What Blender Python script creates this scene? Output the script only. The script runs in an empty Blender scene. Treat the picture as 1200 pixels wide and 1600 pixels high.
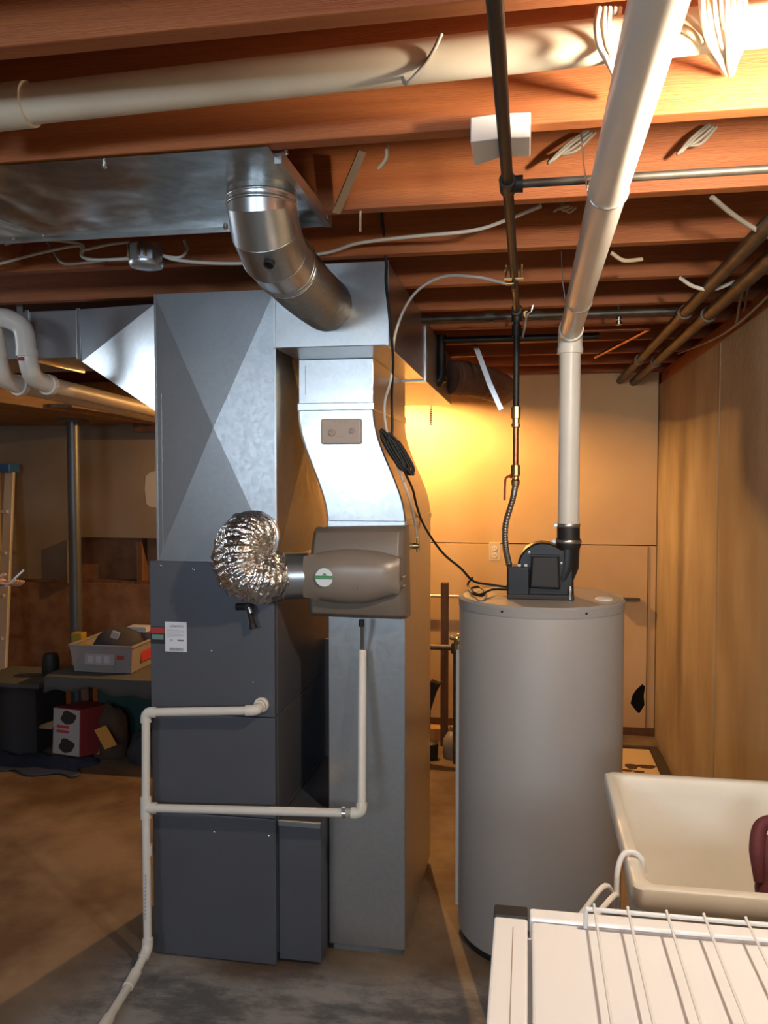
import bpy, bmesh, math, random
from mathutils import Vector, Matrix, Quaternion, noise
random.seed(7)
SC = bpy.context.scene
COL = SC.collection
# ---------------------------------------------------------------- camera
FPX, PSI, TH = 1290.0, math.radians(9.9), math.radians(2.44)
CAM = Vector((0, 0, 1.6))
cd = bpy.data.cameras.new('camera'); cam = bpy.data.objects.new('camera', cd); COL.objects.link(cam)
cd.sensor_fit = 'VERTICAL'; cd.sensor_height = 24.0; cd.lens = 24.0 * FPX / 1600.0
cd.clip_start = 0.02
cam.location = CAM; cam.rotation_euler = (math.pi / 2 - TH, 0, PSI)
SC.camera = cam
# ---------------------------------------------------------------- world, lights, exposure
w = bpy.data.worlds.new('world'); SC.world = w; w.use_nodes = True
w.node_tree.nodes['Background'].inputs[0].default_value = (0.55, 0.62, 0.75, 1)
w.node_tree.nodes['Background'].inputs[1].default_value = 0.015
SC.view_settings.view_transform = 'Standard'
SC.view_settings.look = 'None'
SC.view_settings.gamma = 1.0
SC.view_settings.use_curve_mapping = False
SC.view_settings.exposure = 0.0
def light(name, kind, loc, power, col, **kw):
    l = bpy.data.lights.new(name, kind); l.energy = power; l.color = col
    o = bpy.data.objects.new(name, l); COL.objects.link(o); o.location = loc
    for k, v in kw.items(): setattr(l, k, v)
    return o
# daylight through the window in the wall behind the camera
dl = light('window_daylight', 'AREA', (-1.55, -2.3, 1.87), 33, (0.70, 0.85, 1.0), shape='RECTANGLE', size=0.75, size_y=0.4)
dl.rotation_euler = (math.radians(90), 0, 0)
XLW = -3.65
d2 = light('right_fill_light', 'AREA', (0.15, -2.3, 1.87), 34, (0.70, 0.85, 1.0), shape='RECTANGLE', size=0.75, size_y=0.4)  # added fill light that cools the tub and the washer top
d2.rotation_euler = (math.radians(90), 0, 0)
LF = Vector((0.45, 1.23, 2.118))           # bare bulb among the near joists, right of the frame
LB = Vector((-0.74, 4.78, 2.10))          # shaded bulb behind the return trunk
P_NEAR, P_FAR = 44.0, 118.0               # watts given off by the two bulbs (their glass meshes emit it)
sl = light('side_window_daylight', 'AREA', (XLW + .03, 2.35, 2.12), 9, (0.74, 0.87, 1.0), shape='RECTANGLE', size=0.6, size_y=0.34)
sl.rotation_euler = (math.radians(90), 0, math.radians(-90))

# ---------------------------------------------------------------- helpers
R_ = Vector((math.cos(PSI), math.sin(PSI), 0)); F0 = Vector((-math.sin(PSI), math.cos(PSI), 0)); K = Vector((0, 0, 1))
FW = F0 * math.cos(TH) - K * math.sin(TH); UP = F0 * math.sin(TH) + K * math.cos(TH)
def at(px, py, a, v):                      # the point on the plane axis=v that the photograph shows at this pixel
    d = FW + R_ * ((px - 600) / FPX) - UP * ((py - 800) / FPX)
    i = 'XYZ'.index(a)
    return CAM + d * ((v - CAM[i]) / d[i])
def PY(px, py, y): return at(px, py, 'Y', y)
def PZ(px, py, z): return at(px, py, 'Z', z)
def PX(px, py, x): return at(px, py, 'X', x)

def catmull(pts, n):
    pts = [Vector(p) for p in pts]
    if n <= 1 or len(pts) < 3: return pts
    out = []
    for i in range(len(pts) - 1):
        p1, p2 = pts[i], pts[i + 1]
        p0 = pts[i - 1] if i else p1 * 2 - p2
        p3 = pts[i + 2] if i + 2 < len(pts) else p2 * 2 - p1
        for k in range(n):
            t = k / n
            out.append(0.5 * ((2 * p1) + (p2 - p0) * t + (2 * p0 - 5 * p1 + 4 * p2 - p3) * t * t + (3 * p1 - p0 - 3 * p2 + p3) * t ** 3))
    out.append(pts[-1]); return out
WL = {}
class MB:
    def __init__(s): s.v = []; s.f = []
    def quad(s, *ps):
        b = len(s.v); s.v += [Vector(p) for p in ps]; s.f.append(tuple(range(b, b + len(ps)))); return s
    def hexa(s, p):                        # 8 corners: bottom 4 ccw, top 4 ccw
        b = len(s.v); s.v += [Vector(q) for q in p]
        for f in ((3, 2, 1, 0), (4, 5, 6, 7), (0, 1, 5, 4), (1, 2, 6, 5), (2, 3, 7, 6), (3, 0, 4, 7)): s.f.append(tuple(b + i for i in f))
        return s
    def box(s, x0, x1, y0, y1, z0, z1):
        return s.hexa([(x0, y0, z0), (x1, y0, z0), (x1, y1, z0), (x0, y1, z0), (x0, y0, z1), (x1, y0, z1), (x1, y1, z1), (x0, y1, z1)])
    def obox(s, c, ax, ay, az):            # oriented box: centre and half-axis vectors
        c = Vector(c); ax, ay, az = Vector(ax), Vector(ay), Vector(az)
        return s.hexa([c - ax - ay - az, c + ax - ay - az, c + ax + ay - az, c - ax + ay - az, c - ax - ay + az, c + ax - ay + az, c + ax + ay + az, c - ax + ay + az])
    def beam(s, a, b, w, h):               # bar from a to b, w wide (sideways), h high
        a, b = Vector(a), Vector(b); d = (b - a); L = d.length; d.normalize()
        up = K if abs(d.z) < 0.95 else Vector((0, 1, 0))
        sd = d.cross(up).normalized(); u = sd.cross(d)
        return s.obox((a + b) / 2, d * L / 2, sd * w / 2 * -1, u * h / 2)
    def tube(s, pts, r, seg=12, sm=1, cap=True, closed=False):
        pts = catmull(pts, sm); n = len(pts)
        if isinstance(r, (int, float)): rr = [r] * n
        elif len(r) == n: rr = list(r)
        else:
            rr = []
            for i in range(n):
                t = i / (n - 1) * (len(r) - 1); k = min(int(t), len(r) - 2); rr.append(r[k] + (r[k + 1] - r[k]) * (t - k))
        b = len(s.v)
        T = [(pts[min(i + 1, n - 1)] - pts[max(i - 1, 0)]).normalized() for i in range(n)]
        u = T[0].orthogonal().normalized()
        for i in range(n):
            if i:
                ax = T[i - 1].cross(T[i])
                if ax.length > 1e-7: u = Quaternion(ax.normalized(), T[i - 1].angle(T[i])) @ u
            wv = T[i].cross(u).normalized(); u = wv.cross(T[i]).normalized()
            for k in range(seg):
                a = 2 * math.pi * k / seg
                s.v.append(pts[i] + (u * math.cos(a) + wv * math.sin(a)) * rr[i])
        for i in range(n - 1):
            for k in range(seg):
                k2 = (k + 1) % seg
                s.f.append((b + i * seg + k, b + i * seg + k2, b + (i + 1) * seg + k2, b + (i + 1) * seg + k))
        if cap:
            s.f.append(tuple(b + k for k in range(seg))[::-1]); s.f.append(tuple(b + (n - 1) * seg + k for k in range(seg)))
        return s
    def lathe(s, c, prof, seg=32, axis=(0, 0, 1)):  # prof: (radius, height along axis)
        c = Vector(c); ax = Vector(axis).normalized(); u = ax.orthogonal().normalized(); wv = ax.cross(u)
        b = len(s.v); n = len(prof)
        for r, h in prof:
            for k in range(seg):
                a = 2 * math.pi * k / seg
                s.v.append(c + ax * h + (u * math.cos(a) + wv * math.sin(a)) * max(r, 1e-5))
        for i in range(n - 1):
            for k in range(seg):
                k2 = (k + 1) % seg
                s.f.append((b + i * seg + k, b + i * seg + k2, b + (i + 1) * seg + k2, b + (i + 1) * seg + k))
        if prof[0][0] > 1e-4: s.f.append(tuple(b + k for k in range(seg))[::-1])
        if prof[-1][0] > 1e-4: s.f.append(tuple(b + (n - 1) * seg + k for k in range(seg)))
        return s
    def prism(s, poly, d):                 # polygon of 3D points pushed along vector d
        b = len(s.v); n = len(poly); d = Vector(d)
        s.v += [Vector(p) for p in poly] + [Vector(p) + d for p in poly]
        s.f.append(tuple(range(b, b + n))[::-1]); s.f.append(tuple(range(b + n, b + 2 * n)))
        for i in range(n):
            j = (i + 1) % n; s.f.append((b + i, b + j, b + n + j, b + n + i))
        return s
    def loft(s, rings, cap=True):
        b = len(s.v); n = len(rings[0])
        for r in rings: s.v += [Vector(p) for p in r]
        for i in range(len(rings) - 1):
            for k in range(n):
                k2 = (k + 1) % n; s.f.append((b + i * n + k, b + i * n + k2, b + (i + 1) * n + k2, b + (i + 1) * n + k))
        if cap:
            s.f.append(tuple(b + k for k in range(n))[::-1]); s.f.append(tuple(b + (len(rings) - 1) * n + k for k in range(n)))
        return s
    def tilt(s, c, a):                     # turn about the depth axis through c
        M = Matrix.Rotation(a, 3, 'Y'); s.v = [Vector(c) + M @ (p - Vector(c)) for p in s.v]; return s
    def build(s, name, mat, parent=None, smooth=None, bevel=0, solid=0):
        xs = [p.x for p in s.v]; ys = [p.y for p in s.v]; zs = [p.z for p in s.v]
        o = Vector(((min(xs) + max(xs)) / 2, (min(ys) + max(ys)) / 2, min(zs)))
        me = bpy.data.meshes.new(name); me.from_pydata([tuple(p - o) for p in s.v], [], s.f)
        bm = bmesh.new(); bm.from_mesh(me); bmesh.ops.recalc_face_normals(bm, faces=bm.faces); bm.to_mesh(me); bm.free()
        me.materials.append(MT[mat])
        if smooth is not None:
            me.polygons.foreach_set('use_smooth', [True] * len(me.polygons)); me.set_sharp_from_angle(angle=math.radians(smooth))
        ob = bpy.data.objects.new(name, me); COL.objects.link(ob)
        place(ob, o, parent)
        if solid:
            m = ob.modifiers.new('thick', 'SOLIDIFY'); m.thickness = solid; m.offset = 0
        if bevel:
            m = ob.modifiers.new('bevel', 'BEVEL'); m.width = bevel; m.segments = 2; m.limit_method = 'ANGLE'; m.angle_limit = math.radians(40)
        return ob
def place(ob, o, parent):
    WL[ob.name] = Vector(o)
    if parent is not None:
        ob.parent = parent; ob.location = Vector(o) - WL[parent.name]
    else: ob.location = o
def tag(o, label=None, cat=None, group=None, kind=None):
    if label: o['label'] = label
    if cat: o['category'] = cat
    if group: o['group'] = group
    if kind: o['kind'] = kind
    return o
def thing(name, loc, label, cat, group=None):
    o = bpy.data.objects.new(name, None); COL.objects.link(o); o.empty_display_size = 0.05
    place(o, Vector(loc), None); return tag(o, label, cat, group)
def copy_at(ob, delta, parent=None):
    c = ob.copy(); COL.objects.link(c); c.parent = parent
    place(c, WL[ob.name] + Vector(delta), parent); return c
def text_mesh(name, txt, size, mat, origin, xdir, updir, parent, depth=0.0004, align='LEFT'):
    cu = bpy.data.curves.new('txt', 'FONT'); cu.body = txt; cu.size = size; cu.extrude = depth; cu.align_x = align; cu.resolution_u = 3
    t = bpy.data.objects.new('txt', cu); COL.objects.link(t); dg = bpy.context.evaluated_depsgraph_get(); dg.update()
    me = bpy.data.meshes.new_from_object(t.evaluated_get(dg)); bpy.data.objects.remove(t)
    xd, ud = Vector(xdir).normalized(), Vector(updir).normalized(); nd = xd.cross(ud)
    M = Matrix(((xd.x, ud.x, nd.x, 0), (xd.y, ud.y, nd.y, 0), (xd.z, ud.z, nd.z, 0), (0, 0, 0, 1)))
    me.transform(M); me.materials.clear(); me.materials.append(MT[mat])
    ob = bpy.data.objects.new(name, me); COL.objects.link(ob); place(ob, Vector(origin), parent); return ob

# ---------------------------------------------------------------- materials
MT = {}
def mat(name, col, rough=0.5, metal=0.0, col2=None, scale=6.0, stretch=(1, 1, 1), mix=(0.35, 0.65), bump=0.0, bscale=60.0, rvar=0.0,
        detail=4.0, vor=False, coat=0.0, trans=0.0, alpha=1.0, emit=0.0, rnd=0.0, spec=None, bstretch=None, bdist=0.01):
    m = bpy.data.materials.new(name); m.use_nodes = True; MT[name] = m
    nt = m.node_tree; N = nt.nodes; L = nt.links; b = N['Principled BSDF']
    b.inputs['Base Color'].default_value = (*col, 1); b.inputs['Roughness'].default_value = rough; b.inputs['Metallic'].default_value = metal
    if coat: b.inputs['Coat Weight'].default_value = coat; b.inputs['Coat Roughness'].default_value = 0.15
    if trans: b.inputs['Transmission Weight'].default_value = trans
    if alpha < 1: b.inputs['Alpha'].default_value = alpha
    if spec is not None: b.inputs['Specular IOR Level'].default_value = spec
    if emit: b.inputs['Emission Color'].default_value = (*col, 1); b.inputs['Emission Strength'].default_value = emit
    if col2 or bump or rvar:
        tc = N.new('ShaderNodeTexCoord'); mp = N.new('ShaderNodeMapping'); mp.inputs['Scale'].default_value = stretch
        if rnd:
            oi = N.new('ShaderNodeObjectInfo'); ad = N.new('ShaderNodeVectorMath'); ad.operation = 'SCALE'; ad.inputs['Scale'].default_value = 7.3
            cb = N.new('ShaderNodeCombineXYZ')
            for i in range(3): L.new(oi.outputs['Random'], cb.inputs[i])
            L.new(cb.outputs[0], ad.inputs[0]); a2 = N.new('ShaderNodeVectorMath')
            L.new(tc.outputs['Object'], a2.inputs[0]); L.new(ad.outputs[0], a2.inputs[1]); L.new(a2.outputs[0], mp.inputs['Vector'])
        else: L.new(tc.outputs['Object'], mp.inputs['Vector'])
        if vor:
            tx = N.new('ShaderNodeTexVoronoi'); tx.inputs['Scale'].default_value = scale; L.new(mp.outputs[0], tx.inputs['Vector']); fac = tx.outputs['Color']
        else:
            tx = N.new('ShaderNodeTexNoise'); tx.inputs['Scale'].default_value = scale; tx.inputs['Detail'].default_value = detail; L.new(mp.outputs[0], tx.inputs['Vector']); fac = tx.outputs['Fac']
        if col2:
            mr = N.new('ShaderNodeMapRange'); mr.inputs['From Min'].default_value = mix[0]; mr.inputs['From Max'].default_value = mix[1]
            L.new(fac, mr.inputs['Value'])
            mx = N.new('ShaderNodeMix'); mx.data_type = 'RGBA'; mx.inputs['A'].default_value = (*col, 1); mx.inputs['B'].default_value = (*col2, 1)
            L.new(mr.outputs[0], mx.inputs['Factor']); L.new(mx.outputs['Result'], b.inputs['Base Color'])
        if rvar:
            m2 = N.new('ShaderNodeMapRange'); m2.inputs['To Min'].default_value = rough - rvar; m2.inputs['To Max'].default_value = rough + rvar
            L.new(fac, m2.inputs['Value']); L.new(m2.outputs[0], b.inputs['Roughness'])
        if bump:
            bn = N.new('ShaderNodeTexNoise'); bn.inputs['Scale'].default_value = bscale; bn.inputs['Detail'].default_value = 3
            if bstretch:
                mp2 = N.new('ShaderNodeMapping'); mp2.inputs['Scale'].default_value = bstretch; L.new(tc.outputs['Object'], mp2.inputs['Vector']); L.new(mp2.outputs[0], bn.inputs['Vector'])
            else: L.new(mp.outputs[0], bn.inputs['Vector'])
            bp = N.new('ShaderNodeBump'); bp.inputs['Strength'].default_value = bump; bp.inputs['Distance'].default_value = bdist
            L.new(bn.outputs['Fac'], bp.inputs['Height']); L.new(bp.outputs[0], b.inputs['Normal'])
    return m
mat('joist_wood', (0.40, 0.125, 0.034), 0.62, col2=(0.27, 0.072, 0.018), scale=5, stretch=(0.35, 6, 9), mix=(0.3, 0.75), bump=0.25, bscale=40, bstretch=(0.5, 9, 12), rnd=1)
mat('subfloor_wood', (0.18, 0.07, 0.028), 0.7, col2=(0.12, 0.04, 0.016), scale=4, stretch=(0.5, 5, 1), bump=0.2, bscale=30, rnd=1)
mat('plain_wood', (0.50, 0.30, 0.14), 0.65, col2=(0.36, 0.19, 0.08), scale=5, stretch=(6, 6, 0.5), bump=0.2, bscale=40, rnd=1)
mat('ledge_wood', (0.26, 0.15, 0.07), 0.65, col2=(0.17, 0.09, 0.042), scale=4, stretch=(6, 0.4, 6), bump=0.2, bscale=30, rnd=1)
mat('dark_wood', (0.16, 0.075, 0.035), 0.7, col2=(0.10, 0.045, 0.02), scale=5, stretch=(6, 6, 0.6), rnd=1)
mat('floor_concrete', (0.24, 0.18, 0.12), 0.72, col2=(0.10, 0.06, 0.034), scale=2.6, detail=10, mix=(0.36, 0.62), bump=0.3, bscale=45, rvar=0.1)
mat('pad_concrete', (0.26, 0.255, 0.245), 0.75, col2=(0.12, 0.115, 0.105), scale=5, stretch=(0.6, 2.2, 1), detail=9, mix=(0.38, 0.62), bump=0.4, bscale=60)
def floor_nodes():                         # worn grey, streaked concrete near the equipment, brown stained slab elsewhere
    nt = MT['floor_concrete'].node_tree; N = nt.nodes; L = nt.links; b = N['Principled BSDF']
    old = b.inputs['Base Color'].links[0].from_socket
    tc = N.new('ShaderNodeTexCoord'); sp = N.new('ShaderNodeSeparateXYZ'); L.new(tc.outputs['Object'], sp.inputs[0])
    nz = N.new('ShaderNodeTexNoise'); nz.inputs['Scale'].default_value = 2.2; nz.inputs['Detail'].default_value = 6; L.new(tc.outputs['Object'], nz.inputs['Vector'])
    def mth(op, a, c):
        m = N.new('ShaderNodeMath'); m.operation = op
        for k, q in enumerate((a, c)):
            if isinstance(q, (int, float)): m.inputs[k].default_value = q
            else: L.new(q, m.inputs[k])
        return m.outputs[0]
    def rng(v, a, c):
        m = N.new('ShaderNodeMapRange'); m.interpolation_type = 'SMOOTHSTEP'; m.inputs['From Min'].default_value = a; m.inputs['From Max'].default_value = c; L.new(v, m.inputs['Value']); return m.outputs[0]
    oy, ox = FLY, FLX
    wob = mth('MULTIPLY', mth('SUBTRACT', nz.outputs['Fac'], .5), .55)
    my = rng(mth('ADD', sp.outputs['Y'], wob), 2.62 - oy, 2.38 - oy)
    mx_ = rng(mth('ADD', sp.outputs['X'], wob), -1.55 - ox, -1.25 - ox)
    msk = mth('MULTIPLY', my, mx_)
    mp = N.new('ShaderNodeMapping'); mp.inputs['Scale'].default_value = (.75, 1.5, 1); L.new(tc.outputs['Object'], mp.inputs['Vector'])
    n2 = N.new('ShaderNodeTexNoise'); n2.inputs['Scale'].default_value = 4.5; n2.inputs['Detail'].default_value = 10; n2.inputs['Roughness'].default_value = .7; L.new(mp.outputs[0], n2.inputs['Vector'])
    g = N.new('ShaderNodeMix'); g.data_type = 'RGBA'; g.inputs['A'].default_value = (.115, .112, .112, 1); g.inputs['B'].default_value = (.30, .285, .265, 1); L.new(rng(n2.outputs['Fac'], .40, .60), g.inputs['Factor'])
    f = N.new('ShaderNodeMix'); f.data_type = 'RGBA'; L.new(msk, f.inputs['Factor']); L.new(old, f.inputs['A']); L.new(g.outputs['Result'], f.inputs['B'])
    L.new(f.outputs['Result'], b.inputs['Base Color'])
mat('wall_concrete', (0.36, 0.285, 0.19), 0.85, col2=(0.25, 0.185, 0.115), scale=2.4, stretch=(1, 1.5, 0.7), detail=9, mix=(0.36, 0.66), bump=0.25, bscale=50)
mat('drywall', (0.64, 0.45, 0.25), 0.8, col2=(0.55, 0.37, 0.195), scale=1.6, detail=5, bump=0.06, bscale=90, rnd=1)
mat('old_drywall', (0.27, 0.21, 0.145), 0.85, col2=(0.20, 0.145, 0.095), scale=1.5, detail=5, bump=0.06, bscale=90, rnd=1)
mat('spackle', (0.50, 0.45, 0.39), 0.85)
mat('particle_board', (0.26, 0.13, 0.06), 0.8, col2=(0.17, 0.075, 0.035), scale=9, detail=8, bump=0.2, bscale=80, rnd=1)
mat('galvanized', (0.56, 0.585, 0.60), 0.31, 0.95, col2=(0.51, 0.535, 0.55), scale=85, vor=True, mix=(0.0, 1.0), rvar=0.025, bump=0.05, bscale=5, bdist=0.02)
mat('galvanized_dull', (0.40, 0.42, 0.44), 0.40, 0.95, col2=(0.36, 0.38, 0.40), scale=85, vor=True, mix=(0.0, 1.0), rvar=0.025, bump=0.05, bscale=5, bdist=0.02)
mat('pan_metal', (0.56, 0.60, 0.60), 0.24, 0.95, col2=(0.48, 0.52, 0.52), scale=60, vor=True, bump=0.4, bscale=2.6, bdist=0.05)
mat('bright_steel', (0.72, 0.72, 0.72), 0.22, 1.0)
mat('foil', (0.80, 0.79, 0.78), 0.16, 1.0, bump=0.9, bscale=55, bdist=0.012)
mat('cabinet_paint', (0.105, 0.112, 0.135), 0.42, 0.25, col2=(0.092, 0.098, 0.118), scale=3, rvar=0.04)
mat('heater_paint', (0.37, 0.36, 0.352), 0.46, 0.0, col2=(0.35, 0.34, 0.332), scale=2)
mat('heater_top_paint', (0.42, 0.36, 0.31), 0.4)
mat('humidifier_plastic', (0.25, 0.205, 0.17), 0.36, 0.15)
mat('humidifier_plastic_dark', (0.19, 0.155, 0.125), 0.42, 0.1)
mat('thermostat_plastic', (0.42, 0.34, 0.29), 0.5)
mat('thermostat_dial', (0.35, 0.275, 0.235), 0.5)
mat('pvc', (0.76, 0.72, 0.66), 0.35, col2=(0.72, 0.675, 0.60), scale=4)
mat('pvc_old', (0.66, 0.58, 0.45), 0.45, col2=(0.58, 0.49, 0.36), scale=5)
mat('print_grey', (0.20, 0.20, 0.21), 0.6)
mat('print_light', (0.45, 0.46, 0.52), 0.6)
mat('black_iron', (0.013, 0.010, 0.008), 0.5)
mat('grey_iron', (0.13, 0.115, 0.095), 0.5, 0.6, col2=(0.07, 0.055, 0.04), scale=14)
mat('copper', (0.50, 0.20, 0.10), 0.35, 0.9, col2=(0.34, 0.12, 0.06), scale=12)
mat('brass', (0.62, 0.45, 0.22), 0.32, 1.0)
mat('steel_braid', (0.48, 0.45, 0.42), 0.35, 0.95)
mat('red_plastic', (0.30, 0.03, 0.02), 0.45)
mat('black_plastic', (0.012, 0.012, 0.013), 0.35)
mat('black_plastic_matte', (0.022, 0.021, 0.021), 0.55)
mat('black_rubber', (0.010, 0.009, 0.009), 0.6)
mat('hole_shade', (0.004, 0.003, 0.003), 0.95)  # near-black colour that paints the shade inside openings
mat('white_enamel', (0.90, 0.89, 0.89), 0.30, coat=0.2)
mat('white_wire', (0.80, 0.78, 0.76), 0.35)
mat('tub_plastic', (0.76, 0.72, 0.64), 0.42, col2=(0.70, 0.65, 0.55), scale=4)
mat('maroon_cloth', (0.10, 0.016, 0.020), 0.7)
mat('white_plastic', (0.74, 0.72, 0.69), 0.4)
mat('foam_white', (0.80, 0.77, 0.71), 0.7)
mat('cable_white', (0.66, 0.62, 0.55), 0.5)
mat('cable_grey', (0.27, 0.24, 0.20), 0.6)
mat('cable_tan', (0.50, 0.40, 0.27), 0.55)
mat('sticker_white', (0.72, 0.73, 0.80), 0.5)
mat('sticker_black', (0.02, 0.02, 0.022), 0.5)
mat('sticker_red', (0.40, 0.04, 0.04), 0.5)
mat('sticker_teal', (0.16, 0.26, 0.24), 0.5)
mat('green_print', (0.05, 0.28, 0.09), 0.5)
mat('insulation', (0.20, 0.11, 0.075), 0.8, col2=(0.13, 0.07, 0.05), scale=8, bump=0.6, bscale=18, bdist=0.02)
mat('blue_plastic', (0.02, 0.10, 0.28), 0.45)
mat('aluminium', (0.60, 0.55, 0.46), 0.35, 0.35)
mat('post_paint', (0.10, 0.11, 0.12), 0.4, 0.5)
mat('tote_clear', (0.34, 0.32, 0.32), 0.35, alpha=0.72)
mat('cardboard', (0.36, 0.22, 0.11), 0.85)
mat('box_white', (0.36, 0.33, 0.32), 0.65)
mat('box_red', (0.21, 0.015, 0.015), 0.6)
mat('orange_paper', (0.62, 0.27, 0.05), 0.75)
mat('grey_cloth', (0.085, 0.085, 0.08), 0.95, bump=0.2, bscale=200)
mat('dark_cloth', (0.035, 0.035, 0.04), 0.9)
mat('brown_cloth', (0.06, 0.035, 0.02), 0.9)
mat('green_bin', (0.012, 0.045, 0.042), 0.5)
mat('tarp', (0.03, 0.045, 0.085), 0.6)
mat('yellow_plastic', (0.34, 0.22, 0.015), 0.5)
mat('mat_cream', (0.62, 0.47, 0.27), 0.75)
mat('mat_brown', (0.07, 0.03, 0.018), 0.8)
mat('mat_edge', (0.045, 0.03, 0.02), 0.85)
mat('skin', (0.55, 0.30, 0.20), 0.5)
mat('shirt', (0.06, 0.06, 0.07), 0.9)
mat('trousers', (0.035, 0.04, 0.06), 0.9)
mat('hair', (0.03, 0.02, 0.015), 0.6)
mat('near_bulb_glass', (1.0, 0.87, 0.69), 0.3, emit=P_NEAR / (4 * math.pi ** 2 * .028 ** 2))
mat('far_bulb_glass', (1.0, 0.52, 0.16), 0.3, emit=P_FAR / (4 * math.pi ** 2 * .016 ** 2))
mat('window_glass', (0.75, 0.87, 1.0), 0.1, emit=1.5)

# ================================================================ structure
ZJ = 2.235                                 # underside of the joists
XR, YB, XL, YF = 0.78, 5.25, -3.65, -2.5
FLX, FLY = (XL - .1 + XR + .15) / 2, (YF - .1 + YB + .2) / 2
floor_nodes()
fl = MB().box(XL - .1, XR + .15, YF - .1, YB + .2, -0.1, 0).build('floor', 'floor_concrete'); tag(fl, kind='structure')
ceil = MB().box(XL - .1, XR + .15, YF - .1, YB + .2, 2.49, 2.52).build('ceiling', 'subfloor_wood'); tag(ceil, kind='structure')
p0 = None                                  # subfloor boards
for i in range(27):
    y = YF + i * 0.291
    if p0 is None: p0 = MB().box(XL, XR + .1, y, y + .286, 2.47, 2.49).build('subfloor_board', 'subfloor_wood', ceil)
    else: copy_at(p0, (0, 0.291 * i, 0), ceil)
JY = [1.170 + 0.407 * k for k in range(-9, 11)]   # far bottom edge of each joist
j0 = None
for y in JY:
    if j0 is None: j0 = MB().box(XL, XR + .1, y - .038, y, ZJ, 2.47).build('joist', 'joist_wood', ceil, bevel=0.003); y0 = y
    else: copy_at(j0, (0, y - y0, 0), ceil)
# blocking between near joists at the left
MB().box(-1.30, -1.085, 1.172, 1.538, 2.237, 2.292).build('blocking', 'joist_wood', ceil, bevel=0.004)
MB().box(-1.62, -1.54, 2.02, 2.36, 2.25, 2.34).build('blocking', 'joist_wood', ceil, bevel=0.004)
# walls
wr = MB().box(XR, XR + .15, YF, YB + .1, 0, 2.16).build('wall_right', 'wall_concrete'); tag(wr, kind='structure')
MB().box(XR - .004, XR + .1, 3.62, 3.66, 0, 2.155).build('form_ridge', 'wall_concrete', wr, bevel=0.003)
MB().box(XR + .01, XR + .15, YF, YB + .1, 2.16, ZJ).build('sill_plate', 'joist_wood', wr)
wb = MB().box(XL, XR, YB + .10, YB + .2, 0, 2.47).build('wall_back', 'particle_board'); tag(wb, kind='structure')
def sheet(x0, x1, z0, z1, m, y=YB, t=.013, name='drywall_sheet', par=None): return MB().box(x0, x1, y, y + t, z0, z1).build(name, m, par or wb, bevel=0.0015)
zs = PY(900, 851, YB).z
sheet(-1.05, XR - .004, zs + .003, 2.235, 'drywall')
sheet(-2.20, -1.054, zs + .003, 2.235, 'drywall')
# lower right sheet, built around the broken hole
hc = PY(997, 1092, YB); hx, hz = hc.x, hc.z
hole = [(-.046, -.03), (-.034, .025), (-.012, .06), (.022, .095), (.042, .08), (.034, .02), (.040, -.04), (.008, -.095), (-.016, -.07)]
xa, xb, za, zb2 = -1.05, PY(1010, 1000, YB).x, .045, zs - .003
bm = bmesh.new()
outer = [(xa, za), (xb, za), (xb, zb2), (xa, zb2)]
vo = [bm.verts.new((x, YB, z)) for x, z in outer]; vh = [bm.verts.new((hx + x, YB, hz + z)) for x, z in hole]
eo = [bm.edges.new((vo[i], vo[(i + 1) % 4])) for i in range(4)] + [bm.edges.new((vh[i], vh[(i + 1) % len(vh)])) for i in range(len(vh))]
bmesh.ops.triangle_fill(bm, use_beauty=True, edges=eo)
m_ = MB(); m_.v = [v.co.copy() for v in bm.verts]; bm.verts.index_update(); m_.f = [tuple(v.index for v in f.verts) for f in bm.faces]; bm.free()
sh = m_.build('drywall_sheet', 'drywall', wb, solid=0.013)
sheet(xb + .004, XR - .004, .045, zs - .003, 'drywall', name='corner_strip')
MB().box(hx - .12, hx + .12, YB + .02, YB + .03, hz - .15, hz + .15).build('cavity_shade', 'hole_shade', wb)  # black sheet painted as the darkness behind the broken drywall
MB().box(-1.05, XR - .004, YB - .012, YB + .0, 0.0, 0.05).build('bottom_board', 'dark_wood', wb)
MB().box(-1.05, XR - .004, YB + .005, YB + .07, 2.195, ZJ).build('top_plate', 'dark_wood', wb)
# left half of the back wall: upper sheets, open stud bay, board below
xp = PY(112, 800, YB).x
x245 = PY(250, 800, YB).x
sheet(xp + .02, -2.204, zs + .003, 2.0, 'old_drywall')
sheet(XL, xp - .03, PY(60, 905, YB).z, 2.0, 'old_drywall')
zc = PY(180, 912, YB).z
MB().box(xp, -1.06, YB + .005, YB + .02, 0, zc).build('particle_panel', 'particle_board', wb, bevel=.002)
MB().box(XL, xp - .03, YB + .005, YB + .02, 0, PY(60, 910, YB).z).build('particle_panel', 'particle_board', wb, bevel=.002)
for px in (216, 300, 390): 
    x = PY(px, 870, YB).x; MB().box(x - .02, x + .02, YB + .015, YB + .095, 0, 2.2).build('stud', 'dark_wood', wb)
MB().box(xp, -1.06, YB + .02, YB + .09, zc - .02, zc + .02).build('blocking_rail', 'dark_wood', wb)
sp = PY(240, 765, YB); r_ = []
for k in range(18):
    a = 2 * math.pi * k / 18; q = .075 * (1 + .18 * noise.noise(Vector((math.cos(a) * 2, math.sin(a) * 2, 3))))
    r_.append((sp.x + q * math.copysign(abs(math.cos(a)) ** .7, math.cos(a)) * .85, YB - .0015, sp.z + q * math.copysign(abs(math.sin(a)) ** .7, math.sin(a)) * 1.6))
MB().prism(r_, (0, 0.003, 0)).build('spackle_patch', 'spackle', wb)
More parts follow.
